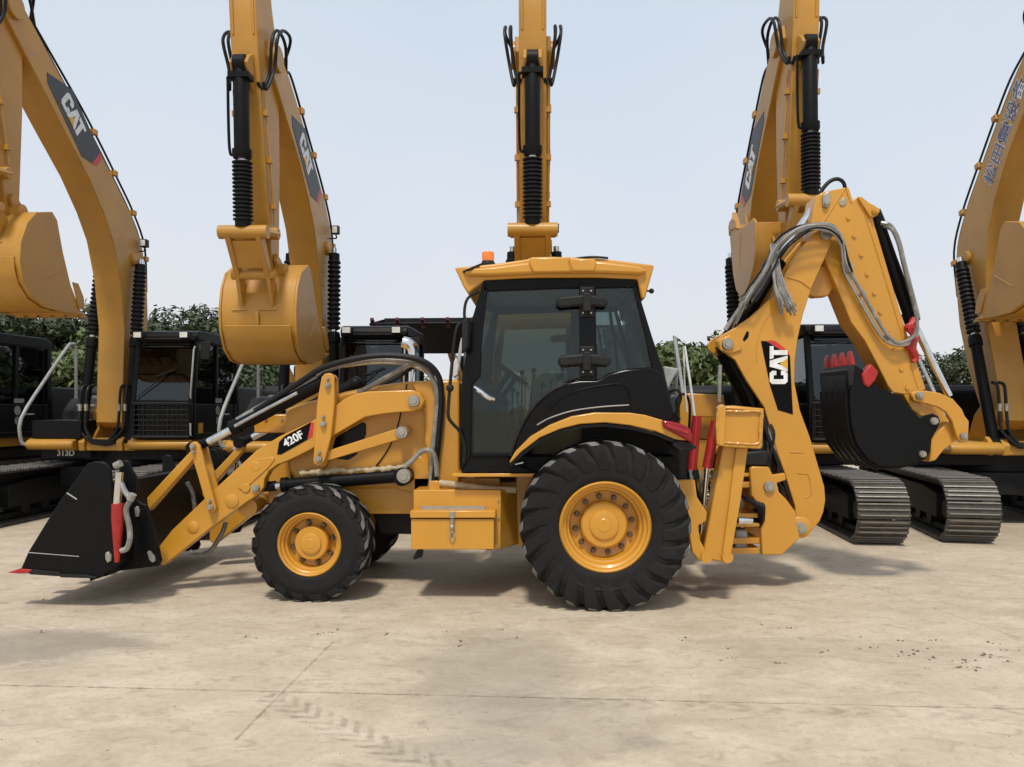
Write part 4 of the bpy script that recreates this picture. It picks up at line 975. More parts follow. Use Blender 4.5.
# cab : x .50..1.42, front u=1.10
CX0, CX1 = .50, 1.42
CPROF = [(1.02, 1.15), (1.10, 1.25), (1.10, 1.70), (1.02, 2.2), (.90, 2.58), (.80, 2.66), (-.45, 2.68), (-.60, 2.60), (-.66, 2.2), (-.66, 1.15)]
def k_cabshell():
    mb = MB()
    # corner posts and rails leave the openings free
    def post(a, b, w, x, inward):
        mb.prism([up(a[0], a[1], x), up(a[0] - w, a[1], x), up(a[0] - w, a[1], x + inward), up(a[0], a[1], x + inward)], [up(b[0], b[1], x), up(b[0] - w, b[1], x), up(b[0] - w, b[1], x + inward), up(b[0], b[1], x + inward)])
    for x, i in ((CX0, .07), (CX1, -.07)):
        post((1.10, 1.65), (.93, 2.60), .09, x, i)
        post((.28, 1.65), (.24, 2.60), .08, x, i)
        post((-.56, 1.15), (-.56, 2.60), .10, x, i)
        prx(mb, [(1.03, 1.15), (1.10, 1.24), (1.10, 1.66), (-.56, 1.66), (-.56, 1.15)], x, x + i)
    prx(mb, [(1.10, 1.15), (1.10, 1.24), (1.02, 1.24), (1.02, 1.15)], CX0 + .07, CX1 - .07)
    prx(mb, [(1.10, 1.64), (1.095, 1.72), (1.0, 1.72), (1.0, 1.64)], CX0 + .07, CX1 - .07)
    prx(mb, [(-.58, 1.15), (-.58, 1.75), (-.64, 1.75), (-.64, 1.15)], CX0, CX1)
    mb.box((CX0 + .02, -1.0, 1.152), (CX1 - .02, .6, 1.20))
    return mb
def k_cabroof():
    mb = MB(); prx(mb, [(.93, 2.58), (.96, 2.64), (.92, 2.72), (.80, 2.75), (-.50, 2.76), (-.66, 2.70), (-.68, 2.58)], CX0 - .01, CX1 + .01)
    return mb
def k_roofguard():
    mb = MB()
    for z in (2.50, 2.54, 2.58): mb.tube([(CX0 + .10, -.985, z), (CX1 - .10, -.985, z)], .009, 6, False)
    prx(mb, [(1.04, 2.60), (1.04, 2.63), (.90, 2.63), (.90, 2.60)], CX0 + .02, CX1 - .02)
    return mb
def k_wind():
    mb = MB(); prx(mb, [(1.085, 1.70), (.925, 2.56), (.917, 2.56), (1.077, 1.70)], CX0 + .072, CX1 - .072); return mb
def k_lowglass():
    mb = MB(); mb.box((CX0 + .072, -1.06, 1.245), (CX1 - .072, -1.052, 1.635)); return mb
def k_sideglass(x):
    def f():
        mb = MB(); prx(mb, [(1.0, 1.68), (.85, 2.56), (.30, 2.56), (.28, 1.68)], x, x + .008); prx(mb, [(.19, 1.68), (.16, 2.56), (-.55, 2.56), (-.55, 1.68)], x, x + .008); return mb
    return f
def k_rearglass():
    mb = MB(); mb.box((CX0 + .08, .60, 1.76), (CX1 - .08, .606, 2.56)); return mb
def k_guard():
    mb = MB()
    for i in range(12):
        x = CX0 + .07 + i * (CX1 - CX0 - .14) / 11; mb.tube([(x, -1.135, 1.19), (x, -1.135, 1.66)], .006, 5, False)
    for i in range(7):
        z = 1.20 + i * .075; mb.tube([(CX0 + .05, -1.13, z), (CX1 - .05, -1.13, z)], .006, 5, False)
    mb.tube([(CX0 + .04, -1.13, 1.18), (CX1 - .04, -1.13, 1.18), (CX1 - .04, -1.13, 1.67), (CX0 + .04, -1.13, 1.67), (CX0 + .04, -1.13, 1.18)], .014, 6, False)
    return mb
def k_lamp(x):
    def f():
        mb = MB(); mb.box((x - .07, -1.13, 2.61), (x + .07, -1.0, 2.71)); return mb
    return f
def k_lens(x):
    def f():
        mb = MB(); mb.box((x - .055, -1.142, 2.622), (x + .055, -1.132, 2.698)); return mb
    return f
def k_wiper():
    mb = MB(); mb.tube([(CX0 + .08, -1.12, 1.74), (CX0 + .38, -1.08, 1.98), (CX0 + .52, -1.055, 2.1)], .008, 5, False); mb.tube([(CX0 + .36, -1.07, 2.06), (CX0 + .62, -1.05, 2.16)], .01, 5, False); return mb
def k_cabrail():
    mb = MB(); mb.tube([(CX1 - .02, -1.11, 1.74), (CX1 - .02, -1.13, 1.78), (CX1 - .02, -1.02, 2.45), (CX1 - .02, -.98, 2.5)], .014, 6, False)
    mb.tube([(CX1 - .02, -1.12, 1.2), (CX1 - .02, -1.13, 1.25), (CX1 - .02, -1.13, 1.38)], .014, 6, False); return mb
def k_mirror():
    mb = MB(); mb.box((CX1 + .03, -.92, 2.32), (CX1 + .16, -.88, 2.58)); mb.tube([(CX1, -.85, 2.6), (CX1 + .09, -.9, 2.6)], .012, 6, False); return mb
def k_seat():
    mb = MB(); mb.box((.75, -.25, 1.55), (1.18, .2, 1.70)); prx(mb, [(-.1, 1.70), (-.2, 2.3), (-.28, 2.3), (-.2, 1.70)], .76, 1.17); mb.box((.70, -.3, 1.2), (1.22, .2, 1.55)); mb.box((.62, -.5, 1.2), (.72, .1, 1.85)); mb.box((1.21, -.5, 1.2), (1.31, .1, 1.85)); return mb
def k_lever():
    mb = MB(); mb.tube([(CX0 + .12, -1.02, 1.34), (CX0 + .12, -1.0, 1.56)], .016, 6, False); mb.tube([(CX1 - .14, -1.02, 1.36), (CX1 - .16, -1.0, 1.58)], .014, 6, False); return mb
def k_pedal():
    mb = MB()
    for i in range(6): mb.box((CX0 + .24 + i * .075, -1.0, 1.40 + (i % 3) * .05), (CX0 + .28 + i * .075, -.97, 1.52 + (i % 2) * .06))
    return mb
def k_seam():
    mb = MB(); mb.tube([(CX1 + .002, .44, 1.22), (CX1 + .002, .44, 2.58), (CX1 + .002, -.92, 2.58), (CX1 + .002, -1.04, 1.72), (CX1 + .002, -1.04, 1.22), (CX1 + .002, .44, 1.22)], .009, 5, False); return mb
def k_handle():
    mb = MB(); mb.tube([(CX1, -.05, 1.50), (CX1 + .04, -.05, 1.50), (CX1 + .04, .12, 1.50), (CX1, .12, 1.50)], .014, 6, False); return mb
def k_sticker():
    mb = MB(); mb.box((CX1 + .001, -.92, 1.23), (CX1 + .004, -.76, 1.38)); return mb
def k_badge():
    mb = MB()
    for y, z, r in ((-.22, 1.56, .075), (-.22, 1.40, .065)): mb.lathe((CX1 + .001, y, z), (CX1 + .005, y, z), [(0, r), (1, r)], 20)
    mb.box((CX1 + .001, -.3, 1.68), (CX1 + .004, -.06, 1.75))
    return mb
def k_hoses():
    mb = MB(); rnd = random.Random(4)
    for s in (-1, 1):
        for i in range(2):
            x = s * (.20 + i * .09)
            mb.tube([(x + s * .02, -.72, 1.95), (x + s * .05, -.90, 1.88), (x + s * .05, -.95, 1.5), (x + s * .03, -.98, 1.28), (x * .5, -1.0, 1.10), (x * .2 - .02, -.98, 1.08)], .022, 8)
    for i in range(3): mb.tube([(-.33, -.9, 1.20 - .03 * i), (-.1, -1.0, 1.09 + .02 * i), (.15, -1.0, 1.07 + .03 * i), (.36, -.9, 1.22)], .02, 8)
    return mb
def k_fit():
    mb = MB()
    for s in (-1, 1):
        for i in range(2):
            x = s * (.20 + i * .09) + s * .05; mb.cyl((x, -.94, 1.56), (x, -.945, 1.66), .028, n=10)
    return mb
def k_bucket():
    """curled bucket, pivot at origin; opening to the rear (negative u), w=.84"""
    return None
W2 = .455
OUT = [(-.26, .06), (.04, -.02), (.20, -.18), (.31, -.42), (.335, -.65), (.27, -.88), (.10, -1.04), (-.15, -1.12), (-.5, -1.13), (-.82, -1.12)]
def k_bucketside(s):
  def f():
    mb = MB(); prof = [(u * 1.03 + .004, z * 1.015) for u, z in OUT] + [(-.84, -1.06), (-.64, -.78), (-.48, -.40), (-.36, -.02)]
    return prx(mb, prof, s * W2 - (.03 if s > 0 else 0), s * W2 + (.03 if s < 0 else 0))
  return f
def k_bucketside_old():
    mb = MB(); prof = OUT + [(-.84, -1.06), (-.64, -.78), (-.48, -.40), (-.36, -.02)]
    prx(mb, prof, -W2, -W2 + .03); prx(mb, prof, W2 - .03, W2); return mb
def k_bucketshell():
    mb = MB(); pts = OUT; n = len(pts); B = []
    for i in range(n):
        a = Vector(pts[max(i - 1, 0)]); b = Vector(pts[min(i + 1, n - 1)]); d = (b - a).normalized()
        B.append((pts[i][0] + d.y * .03 * 1.0, pts[i][1] - d.x * .03 * 1.0))
    # inward offset
    prof = [(u * .995, z) for u, z in pts] + B[::-1]
    prx(mb, prof, -W2 + .031, W2 - .031); return mb
def k_wearplate():
    mb = MB(); pts = [(.338, -.60), (.322, -.75), (.262, -.90), (.10, -1.045), (-.15, -1.125), (-.45, -1.135)]
    prof = pts + [(u * 1.0 + .016 * (1 if u > .2 else .3), z - .014 * (1 if u < .25 else .3)) for u, z in pts][::-1]
    return prx(mb, prof, -W2 + .07, W2 - .07)
def k_bucketedge():
    mb = MB(); prx(mb, [(-.77, -1.145), (-.93, -1.135), (-.93, -1.11), (-.77, -1.10)], -W2 - .012, W2 + .012)
    prx(mb, [(-.80, -1.06), (-.93, -1.06), (-.90, -.90), (-.78, -.74), (-.66, -.74)], -W2 - .018, -W2 - .001); prx(mb, [(-.80, -1.06), (-.93, -1.06), (-.90, -.90), (-.78, -.74), (-.66, -.74)], W2 + .001, W2 + .018); return mb
def k_weldline():
    mb = MB()
    for s in (-1, 1): mb.tube([up(-.10, -.80, s * (W2 + .001)), up(-.50, -.60, s * (W2 + .001))], .007, 5, False)
    for z, u in ((-.43, .315),):
        mb.tube([up(u, z, -.30), up(u, z, -.12)], .007, 5, False); mb.tube([up(u, z, .02), up(u, z, .22)], .007, 5, False)
    return mb
def k_tooth(x):
    def f():
        mb = MB(); A = [up(-.85, -1.165, x - .055), up(-.85, -1.165, x + .055), up(-.85, -1.085, x + .055), up(-.85, -1.085, x - .055)]
        mid = [up(-1.0, -1.16, x - .05), up(-1.0, -1.16, x + .05), up(-1.0, -1.10, x + .05), up(-1.0, -1.10, x - .05)]
        tip = [up(-1.14, -1.15, x - .03), up(-1.14, -1.15, x + .03), up(-1.14, -1.135, x + .03), up(-1.14, -1.135, x - .03)]
        return mb.add(A + mid + tip, [(0, 1, 2, 3), (8, 9, 10, 11)] + [(j * 4 + q, j * 4 + (q + 1) % 4, j * 4 + 4 + (q + 1) % 4, j * 4 + 4 + q) for j in (0, 1) for q in range(4)])
    return f
def k_bucketears():
    mb = MB()
    for x in (-.20, .155): prx(mb, [(.02, -.04), (.12, .12), (.07, .2), (-.02, .14), (-.10, .08), (-.16, .0)], x, x + .045)
    for x in (-.20, .155): prx(mb, [(.30, -.02), (.36, .02), (.40, -.03), (.38, -.14), (.33, -.38), (.25, -.25), (.17, -.14)], x, x + .045)
    mb.cyl((-.27, 0, 0), (.27, 0, 0), .085, n=18)
    mb.cyl((-.25, -.35, -.03), (.25, -.35, -.03), .055, n=16)
    prx(mb, [(.34, -.44), (.36, -.50), (.345, -.62), (.32, -.56)], -.02, .02)
    return mb

def make_excavator(c, Y0, boomrot, ext, stickrot, bucketrot, label, side_right, side_left, name='tracked_excavator', full=True, platetext=None, slew=0):
    th = thing(name, label, 'excavator', (c, Y0, 0), 0, 'excavators parked in a row')
    Yo = 'yellow_old'
    SW = R(slew)
    for x in (-1.03, 1.03):
        t = cpart('tframe', 'track_frame', k_frame, 'matblack', th, .01); t.location = (x * math.cos(SW), x * math.sin(SW), 0); t.rotation_euler = (0, 0, SW); t.scale = (1, 1, .95); cparts('troll', 'track_roller', k_rollers, 'matblack', t)
        s = cpart('tbelt', 'track_shoes', k_track, 'shoe', t); cpart('tgr', 'worn_grouser_edges', k_grousers, 'wornsteel', t); s2 = cpart('tlink', 'track_links', k_links, 'matblack', t)
    cpart('under', 'undercarriage', k_under, 'matblack', th, .01)
    cpart('deck', 'upper_deck', k_deck, Yo, th, .015); cpart('belly', 'belly_plate', lambda: MB().box((-1.2, -.55, .80), (1.28, 2.1, .965)), 'matblack', th, .02)
    cpart('bl', 'front_bumper', k_bumper(-1.06, -.36), Yo, th, .02); cpart('br', 'front_bumper', k_bumper(.45, 1.38), Yo, th, .02)
    cparts('lug', 'boom_bracket', k_footlug, Yo, th, .01)
    hd = cpart('hood', 'engine_hood', k_hood, 'matblack', th, .03); cpart('louv', 'louvres', k_louvre, 'grey', hd)
    cpart('cw', 'counterweight', k_counter, 'matblack', th, .03)
    if c < 6: bx = cpart('box', 'storage_box', k_box, 'black', th, .012)
    cpart('rail', 'handrail', k_rail, 'grey', th)
    cb = cpart('cab', 'cab', k_cabshell, 'black', th, .012)
    cpart('croof', 'cab_roof', k_cabroof, 'black', cb, .02); cpart('rg', 'roof_guard', k_roofguard, 'matblack', cb)
    cpart('wind', 'windscreen', k_wind, 'dglass', cb); cpart('lowg', 'lower_windscreen', k_lowglass, 'darkglass', cb); cparts('clev', 'cab_lever', k_lever, 'redsteel', cb); cparts('cped', 'foot_pedal', k_pedal, 'grey', cb)
    cparts('sg0', 'side_window', k_sideglass(CX0 + .03), 'dglass', cb); cparts('sg1', 'side_window', k_sideglass(CX1 - .04), 'dglass', cb); cpart('rgl', 'rear_window', k_rearglass, 'dglass', cb)
    cpart('guard', 'front_guard', k_guard, 'matblack', cb)
    for i, x in enumerate((CX0 + .12, CX1 - .12)):
        cpart('lamp%d' % i, 'work_lamp', k_lamp(x), 'matblack', cb, .008); cpart('lens%d' % i, 'lamp_lens', k_lens(x), 'lampglass', cb)
    cpart('wiper', 'wiper', k_wiper, 'hose', cb); cpart('crail', 'grab_rail', k_cabrail, 'grey', cb); cpart('mir', 'mirror', k_mirror, 'matblack', cb, .01)
    cpart('xseat', 'operator_seat', k_seat, 'seat', cb, .02); cpart('seam', 'door_seal', k_seam, 'hose', cb); cpart('dhan', 'door_handle', k_handle, 'grey', cb); cpart('stick', 'warning_sticker', k_sticker, 'decal_yellow', cb); cpart('badge', 'round_badge', k_badge, 'grey', cb)
    cparts('hoses', 'hydraulic_hose', k_hoses, 'hose', th); cparts('fit', 'hose_fitting', k_fit, 'zinc', th)
    if platetext:
        m = frame((-.72, -.764, .985), (1, 0, 0), (0, 0, 1))
        p_ = part('number_plate', MB().box((-1.0, -.763, .86), (-.28, -.752, .982)), 'matblack', th)
        part('lettering', text_mb(platetext, .12, .002, frame((-.80, -.765, .885), (1, 0, 0), (0, 0, 1)), .003), 'decal_white', th)
    # ---- boom
    prof, tip = boom_profile(ext)
    key = 'boom%.2f' % ext
    bo = cpart(key, 'boom', lambda: prx(MB(), prof, -BW, BW), Yo, th, .012)
    F = Vector((0, -UF, ZF)); RB = Matrix.Rotation(R(boomrot), 4, 'X')
    bo.location = F; bo.rotation_euler = (R(boomrot), 0, 0)
    def bpin():
        mb = MB()
        for u, z, r in ((0, 0, .13), (-.12, 2.38, .10), (tip[0], tip[1], .15)):
            mb.lathe(up(u, z, -BW - .05), up(u, z, BW + .05), [(0, r), (1, r)], 20)
        return mb
    cparts(key + 'pin', 'pivot_boss', bpin, Yo, bo, .01)
    def blines():
        mb = MB()
        for s in (-1, 1):
            for o in (0, .05):
                pts = [(-.50, 1.9), (-.44, 2.6), (-.10, 3.06), (.42, 3.50), (.95, 3.92), (1.4, 4.24)]
                pts = [(u - .05 + o * .3, z + .045 - o * .2) for u, z in pts]
                pts.append((tip[0] - .42, tip[1] - .02 + o))
                mb.tube([up(u, z, s * (BW - .02 - o)) for u, z in pts], .015, 6, True, 4)
        return mb
    cparts(key + 'lines', 'boom_pipe', blines, 'hose', bo)
    def bclamps():
        mb = MB()
        for u, z in ((-.50, 2.45), (-.12, 3.09), (.42, 3.54), (.95, 3.96)):
            mb.box((-BW - .02, -u - .04, z - .02), (-BW + .10, -u + .05, z + .05)); mb.box((BW - .10, -u - .04, z - .02), (BW + .02, -u + .05, z + .05))
        return mb
    cparts('bclamps', 'pipe_clamp', bclamps, Yo, bo)
    def bloop():
        mb = MB()
        for s in (-1, 1):
            for o in (0, .06):
                x = s * (BW + .05 + o)
                a = Vector(tip)
                mb.tube([up(a.x - .42, a.y - .02 + o, s * (BW - .02 - o * .83)), up(a.x - .2, a.y + .22 + o, x), up(a.x + .05, a.y + .30, x), up(a.x + .27, a.y + .12, x), up(a.x + .24, a.y - .25 + o, x - s * .05), up(a.x + .36, a.y - .45, x - s * .10), up(a.x + .42, a.y - .40, x - s * .12)], .019, 8)
        return mb
    cparts(key + 'loop', 'hose_loop', bloop, 'hose', bo)
    def blamp():
        mb = MB(); mb.box((BW + .05, .20, 2.60), (BW + .15, .30, 2.72)); mb.tube([up(-.3, 2.55, BW), up(-.28, 2.55, BW + .1), up(-.25, 2.6, BW + .1)], .012, 6); return mb
    if side_right == 'logo': cpart('blamp', 'boom_lamp', blamp, 'matblack', bo, .006); cpart('blens', 'lamp_lens', lambda: MB().box((BW + .065, .19, 2.615), (BW + .135, .201, 2.705)), 'lampglass', bo)
    # decals lie along the upper boom
    ax = Vector((-.80, -.60)); 
    for sd, kind in ((1, side_right), (-1, side_left)):
        if not kind: continue
        x = sd * (BW + .001)
        dshift = .85 if ext > .9 and kind == 'logo' else (.25 if kind != 'logo' else 0); dv = Vector((.745, .667)); nv = Vector((-.667, .745))
        def bp(a, b): q = Vector((.30, 2.98)) + dv * (a + dshift) + nv * b; return q
        if kind == 'logo':
            A = [bp(.04, -.08), bp(.24, -.23), bp(1.26, -.21), bp(1.35, -.12), bp(.95, .23), bp(.04, .22)]
            prx_ = MB(); prx(prx_, [tuple(q) for q in A], x, x + sd * .004); part('grey_decal', prx_, 'decal_grey', bo)
            A = [bp(.038, -.075), bp(-.05, -.01), bp(-.05, .20), bp(.038, .22)]
            prx_ = MB(); prx(prx_, [tuple(q) for q in A], x, x + sd * .004); part('red_stripe', prx_, 'decal_red', bo)
            q0, ux, uy = (bp(.98, -.13), -dv, nv) if sd > 0 else (bp(.25, -.13), dv, nv)
            m = frame(up(q0.x, q0.y, x + sd * .004), up(ux.x, ux.y), up(uy.x, uy.y))
            logo(bo, m, .26)
        else:
            q0, ux, uy = bp(.10, -.14), dv, nv
            m = frame(up(q0.x, q0.y, x + sd * .001), up(ux.x, ux.y), up(uy.x, uy.y))
            part('lettering', text_mb(kind, .28, .003, m, .004), 'decal_blue', bo)
            part('lettering_outline', text_mb(kind, .28, .001, m, .013), 'decal_white', bo)
    # boom cylinders
    B = F + (RB @ up(-.12, 2.38))
    for s in (-1, 1):
        aim_cylinder(th, (s * .37, -(UF + .32), 1.12), B + Vector((s * .31, 0, 0)), 'boom')
        cpart('cb%d' % s, 'cylinder_bracket', lambda: prx(MB(), [(UF + .24, .97), (UF + .42, .97), (UF + .42, 1.14), (UF + .32, 1.22), (UF + .24, 1.14)], s * .46 - .03, s * .46 + .03), Yo, th, .01)
    # ---- stick
    T = F + (RB @ up(tip[0], tip[1]))
    RS = Matrix.Rotation(R(stickrot), 4, 'X')
    SP = [(.10, 1.05), (.36, .95), (.50, .62), (.47, .1), (.36, -.9), (.16, -2.36), (.05, -2.50), (-.05, -2.48), (-.10, -2.36), (-.20, -1.2), (-.24, -.2), (-.20, .2), (-.05, .6), (.0, .95)]
    stk = cpart('stickm', 'stick', lambda: prx(MB(), SP, -.15, .15), Yo, th, .012)
    stk.location = T; stk.rotation_euler = (R(stickrot), 0, 0)
    def sfit():
        mb = MB()
        for x in (-.10, .06): prx(mb, [(.46, -.10), (.57, -.16), (.65, -.25), (.61, -.34), (.42, -.5)], x, x + .04)
        for x in (-.13, .10): prx(mb, [(.50, .62), (.52, .62), (.48, .1), (.46, .1)], x, x + .03)
        mb.cyl((-.26, -.22, -2.02), (.26, -.22, -2.02), .07, n=16)
        return mb
    cparts('sfit', 'cylinder_ear', sfit, Yo, stk, .008)
    def spipe():
        mb = MB()
        for s in (-1, 1):
            x = s * .175
            mb.tube([up(.34, -.45, x), up(.28, -.9, x), up(.10, -1.9, x)], .014, 6, False)
            for z, u in ((-.7, .31), (-1.2, .225), (-1.7, .135)): mb.box((x - .03, -u - .03, z - .03), (x + .03, -u + .03, z + .03))
        return mb
    cpart('spipe', 'steel_pipe', spipe, Yo, stk)
    E = T + (RS @ up(0, -2.42))
    # linkage: rocker to a cross tube, links down to the bucket
    RK = Matrix.Rotation(R(bucketrot), 4, 'X')
    Hp = E + (RK @ up(.35, -.03))
    Jl = T + (RS @ up(.18, -2.02)); 
    # rocker end: forward of the stick
    far = False
    K = T + (RS @ (up(.62, -2.06) if not far else up(.42, -1.75)))
    mb = MB(); mb.cyl(K - Vector((.27, 0, 0)), K + Vector((.27, 0, 0)), .075, n=18)
    for x in (-.22, .22): mb.tube([K + Vector((x, 0, 0)), Jl + Vector((x, 0, 0))], .05, 8, False)
    parts('rocker_arm', mb, Yo, th)
    mb = MB(); d = (Hp - K); nrm = Vector((0, d.z, -d.y)).normalized() * .07
    for x0, x1 in ((-.20, -.14), (.14, .20)):
        q = [K + nrm, Hp + nrm * .8, Hp - nrm * .8, K - nrm]
        mb.prism([p + Vector((x0, 0, 0)) for p in q], [p + Vector((x1, 0, 0)) for p in q])
    nf = nrm.normalized() * (-1 if nrm.y > 0 else 1)
    q = [K + d * .16 + nf * .05, K + d * .16 + nf * .02, K + d * .80 + nf * .02, K + d * .80 + nf * .05]
    mb.prism([p_ + Vector((-.142, 0, 0)) for p_ in q], [p_ + Vector((.142, 0, 0)) for p_ in q])
    parts('bucket_link', mb, Yo, th, .006)
    aim_cylinder(th, T + (RS @ up(.58, -.26)), K, 'stick')
    # ---- bucket
    bu = cpart('bkshell', 'bucket', k_bucketshell, Yo, th, .004); bu.location = E; bu.rotation_euler = (R(bucketrot), 0, 0)
    cpart('bks1', 'side_plate', k_bucketside(1), Yo, bu, .006); cpart('bks2', 'side_plate', k_bucketside(-1), Yo, bu, .006); cpart('bkwear', 'wear_plate', k_wearplate, Yo, bu, .004); cpart('bkedge', 'cutting_edge', k_bucketedge, Yo, bu, .005); cparts('bkears', 'bucket_ear', k_bucketears, Yo, bu, .006); cpart('bkweld', 'weld_seam', k_weldline, Yo, bu)
    for i in range(5):
        x = -.36 + i * .18; cpart('tooth%d' % i, 'tooth', k_tooth(x), Yo, bu, .006)
    return th

EXC = [
 (-6.45, 12.35, 0.0, 1.05, 2, 0, 'yellow excavator with bucket cut by the left edge, cab above the black loader bucket', 'logo', 'logo', '313D'),
 (-3.25, 11.75, 3.5, 0.10, 4, 12, 'yellow excavator with curled bucket hanging in full view, left of the backhoe cab', 'logo', 'logo', None),
 (-0.08, 11.75, 3.5, 0.10, 4, 0, 'yellow excavator seen head-on directly behind the backhoe cab, its stick above the cab roof', 'logo', 'logo', None),
 (3.09, 11.75, -7.0, 0.20, 0, 72, 'yellow excavator with bucket teeth turned up, behind the tall backhoe boom', 'logo', 'logo', None),
 (6.45, 11.65, -13.0, 0.45, 4, 0, 'yellow excavator at the right edge with blue-grey characters on its boom', 'logo', '松田重设备', None),
 (-9.65, 12.35, 0.0, 1.05, 2, 0, 'black-cabbed excavator cut off by the left edge of the photo', 'logo', 'logo', None),
]
for e in EXC:
    make_excavator(e[0], e[1], e[2], e[3], e[4], e[5], e[6], e[7], e[8], platetext=e[9], slew=-9 if e[0] > 6 else (-4 if e[0] > 3 else 0))
# ================================================================== SECOND ROW, TREES, GROUND, SKY
# loader with raised black bucket, behind the cab, heading to the left front
def loader(loc, rz, label='loader behind the backhoe cab holding up a long black bucket with dark red tooth covers'):
    th = thing('wheel_loader', label, 'loader', loc, rz)
    # local: +x forward
    part('body', MB().box((-2.6, -.55, .75), (.2, .55, 1.75)), 'yellow_old', th, .05)
    part('cab', MB().box((-1.7, -.6, 1.751), (-.5, .6, 2.75)), 'black', th, .05)
    for x in (-2.0, -.1):
        for s in (-1, 1):
            mb = MB(); mb.lathe((x, s * .6, .62), (x, s * 1.0, .62), [(0, .4), (.02, .55), (.15, .62), (.85, .62), (.98, .55), (1, .4)], 28); w = part('wheel', mb, 'rubber', th)
            part('rim', MB().lathe((x, s * .65, .62), (x, s * 1.01, .62), [(0, .36), (1, .33)], 20), 'yellow_old', w)
    for s in (-1, 1):
        A = [(-.7, 1.55), (.3, 2.25), (1.75, 2.78), (1.8, 2.64), (.4, 2.05), (-.6, 1.38)]
        mb = MB(); mb.prism([(x, s * .38 - .06, z) for x, z in A], [(x, s * .38 + .06, z) for x, z in A]); part('lift_arm', mb, 'yellow_old', th, .01)
    prof = [(1.78, 2.70), (1.66, 3.0), (1.62, 3.32), (1.68, 3.33), (1.74, 3.02), (1.86, 2.76), (1.98, 2.70), (2.80, 3.12), (2.86, 3.10), (2.0, 2.62)]
    mb = MB(); mb.prism([(x, -1.68, z) for x, z in prof], [(x, 1.68, z) for x, z in prof]); b = part('raised_bucket', mb, 'black', th, .006)
    q = [(1.80, 2.69), (1.67, 3.0), (1.64, 3.31), (1.72, 3.30), (2.74, 3.12), (2.0, 2.64)]
    for y in (-1.70, 1.681):
        mb = MB(); mb.prism([(x, y, z) for x, z in q], [(x, y + .02, z) for x, z in q]); part('side_plate', mb, 'black', b)
    for i in range(8):
        y = -1.64 + i * .45; A = [(2.76, 3.12), (2.85, 3.16), (2.93, 3.20), (2.94, 3.15), (2.86, 3.05), (2.76, 3.02)]
        mb = MB(); mb.prism([(x, y, z) for x, z in A], [(x, y + .06, z) for x, z in A]); part('tooth_cover', mb, 'darkred', b, .008)
    return th
ORG = Vector((0, 0, 0))
pb = P(428, 330, 14.2)
loader((-1.26, 16.7, 0), R(-92))
loader((-6.0, 20.6, 0), R(-84), 'yellow loader glimpsed under the hanging excavator bucket, right of the dark-glassed cab')

# silver car in the gap
def car(loc, rz):
    th = thing('parked_car', 'silver car parked behind the excavators, in the gap beside the dark-glassed cab', 'car', loc, rz)
    prof = [(-2.1, .35), (-2.12, .75), (-1.9, .92), (-1.3, .98), (-.65, 1.40), (.75, 1.42), (1.5, 1.02), (2.05, .95), (2.12, .6), (2.08, .32)]
    mb = MB(); mb.prism([(x, -.85, z) for x, z in prof], [(x, .85, z) for x, z in prof]); part('body', mb, 'silvercar', th, .08)
    win = [(-1.1, 1.0), (-.6, 1.34), (.7, 1.36), (1.3, 1.02)]
    mb = MB()
    for y in (-.865, .853): mb.prism([(x, y, z) for x, z in win], [(x, y + .012, z) for x, z in win])
    part('side_windows', mb, 'dglass', th)
    for x in (-1.35, 1.3):
        for s in (-1, 1):
            part('wheel', MB().lathe((x, s * .68, .32), (x, s * .88, .32), [(0, .26), (.1, .32), (.9, .32), (1, .25)], 22), 'rubber', th)
car((-9.2, 24.6, 0), R(8))

# trees
def blob_crown(seed, nblob, leaves, rx, rz, z0, leaf):
    rnd = random.Random(seed); mb = MB(); bl = []
    for i in range(nblob):
        a = rnd.uniform(0, 6.28); r = rx * math.sqrt(rnd.random()) * .75; z = z0 + rz * rnd.uniform(.12, .95)
        k = 1 - .55 * max(0, (z - z0) / rz - .35)
        bl.append((Vector((math.cos(a) * r * k, math.sin(a) * r * k, z)), rnd.uniform(.28, .5) * rx * .8))
    vs = []; fs = []
    for i in range(leaves):
        c, br = rnd.choice(bl)
        d = Vector((rnd.gauss(0, 1), rnd.gauss(0, 1), rnd.gauss(0, 1))).normalized()
        rr = br * (rnd.random() ** .35) * rnd.uniform(.85, 1.12)
        p = c + Vector((d.x, d.y, d.z * .8)) * rr
        if p.z < .1: continue
        n = (d + Vector((rnd.gauss(0, .5), rnd.gauss(0, .5), rnd.gauss(0, .5) + .3))).normalized()
        u = n.orthogonal().normalized(); w = n.cross(u); an = rnd.uniform(0, 6.28)
        u, w = u * math.cos(an) + w * math.sin(an), w * math.cos(an) - u * math.sin(an)
        s = leaf * rnd.uniform(.6, 1.3); o = len(vs)
        vs += [p - u * s, p + w * s * .45 + n * s * .12, p + u * s, p - w * s * .45 + n * s * .12]
        fs.append((o, o + 1, o + 2, o + 3))
    me = bpy.data.meshes.new('crown'); me.from_pydata([tuple(v) for v in vs], [], fs); return me, bl
def trunk_mesh(seed, h, r, bl):
    rnd = random.Random(seed); mb = MB()
    mb.tube([(0, 0, -.05), (rnd.uniform(-.1, .1), rnd.uniform(-.1, .1), h * .4), (rnd.uniform(-.2, .2), rnd.uniform(-.2, .2), h * .8)], lambda t: r * (1 - .7 * t), 8)
    for c, br in bl[:7]: mb.tube([(0, 0, h * .3), (c.x * .4, c.y * .4, (c.z + h * .3) * .5), tuple(c)], lambda t: r * .45 * (1 - .8 * t), 6)
    return mb.mesh('trunk')
TREES = []
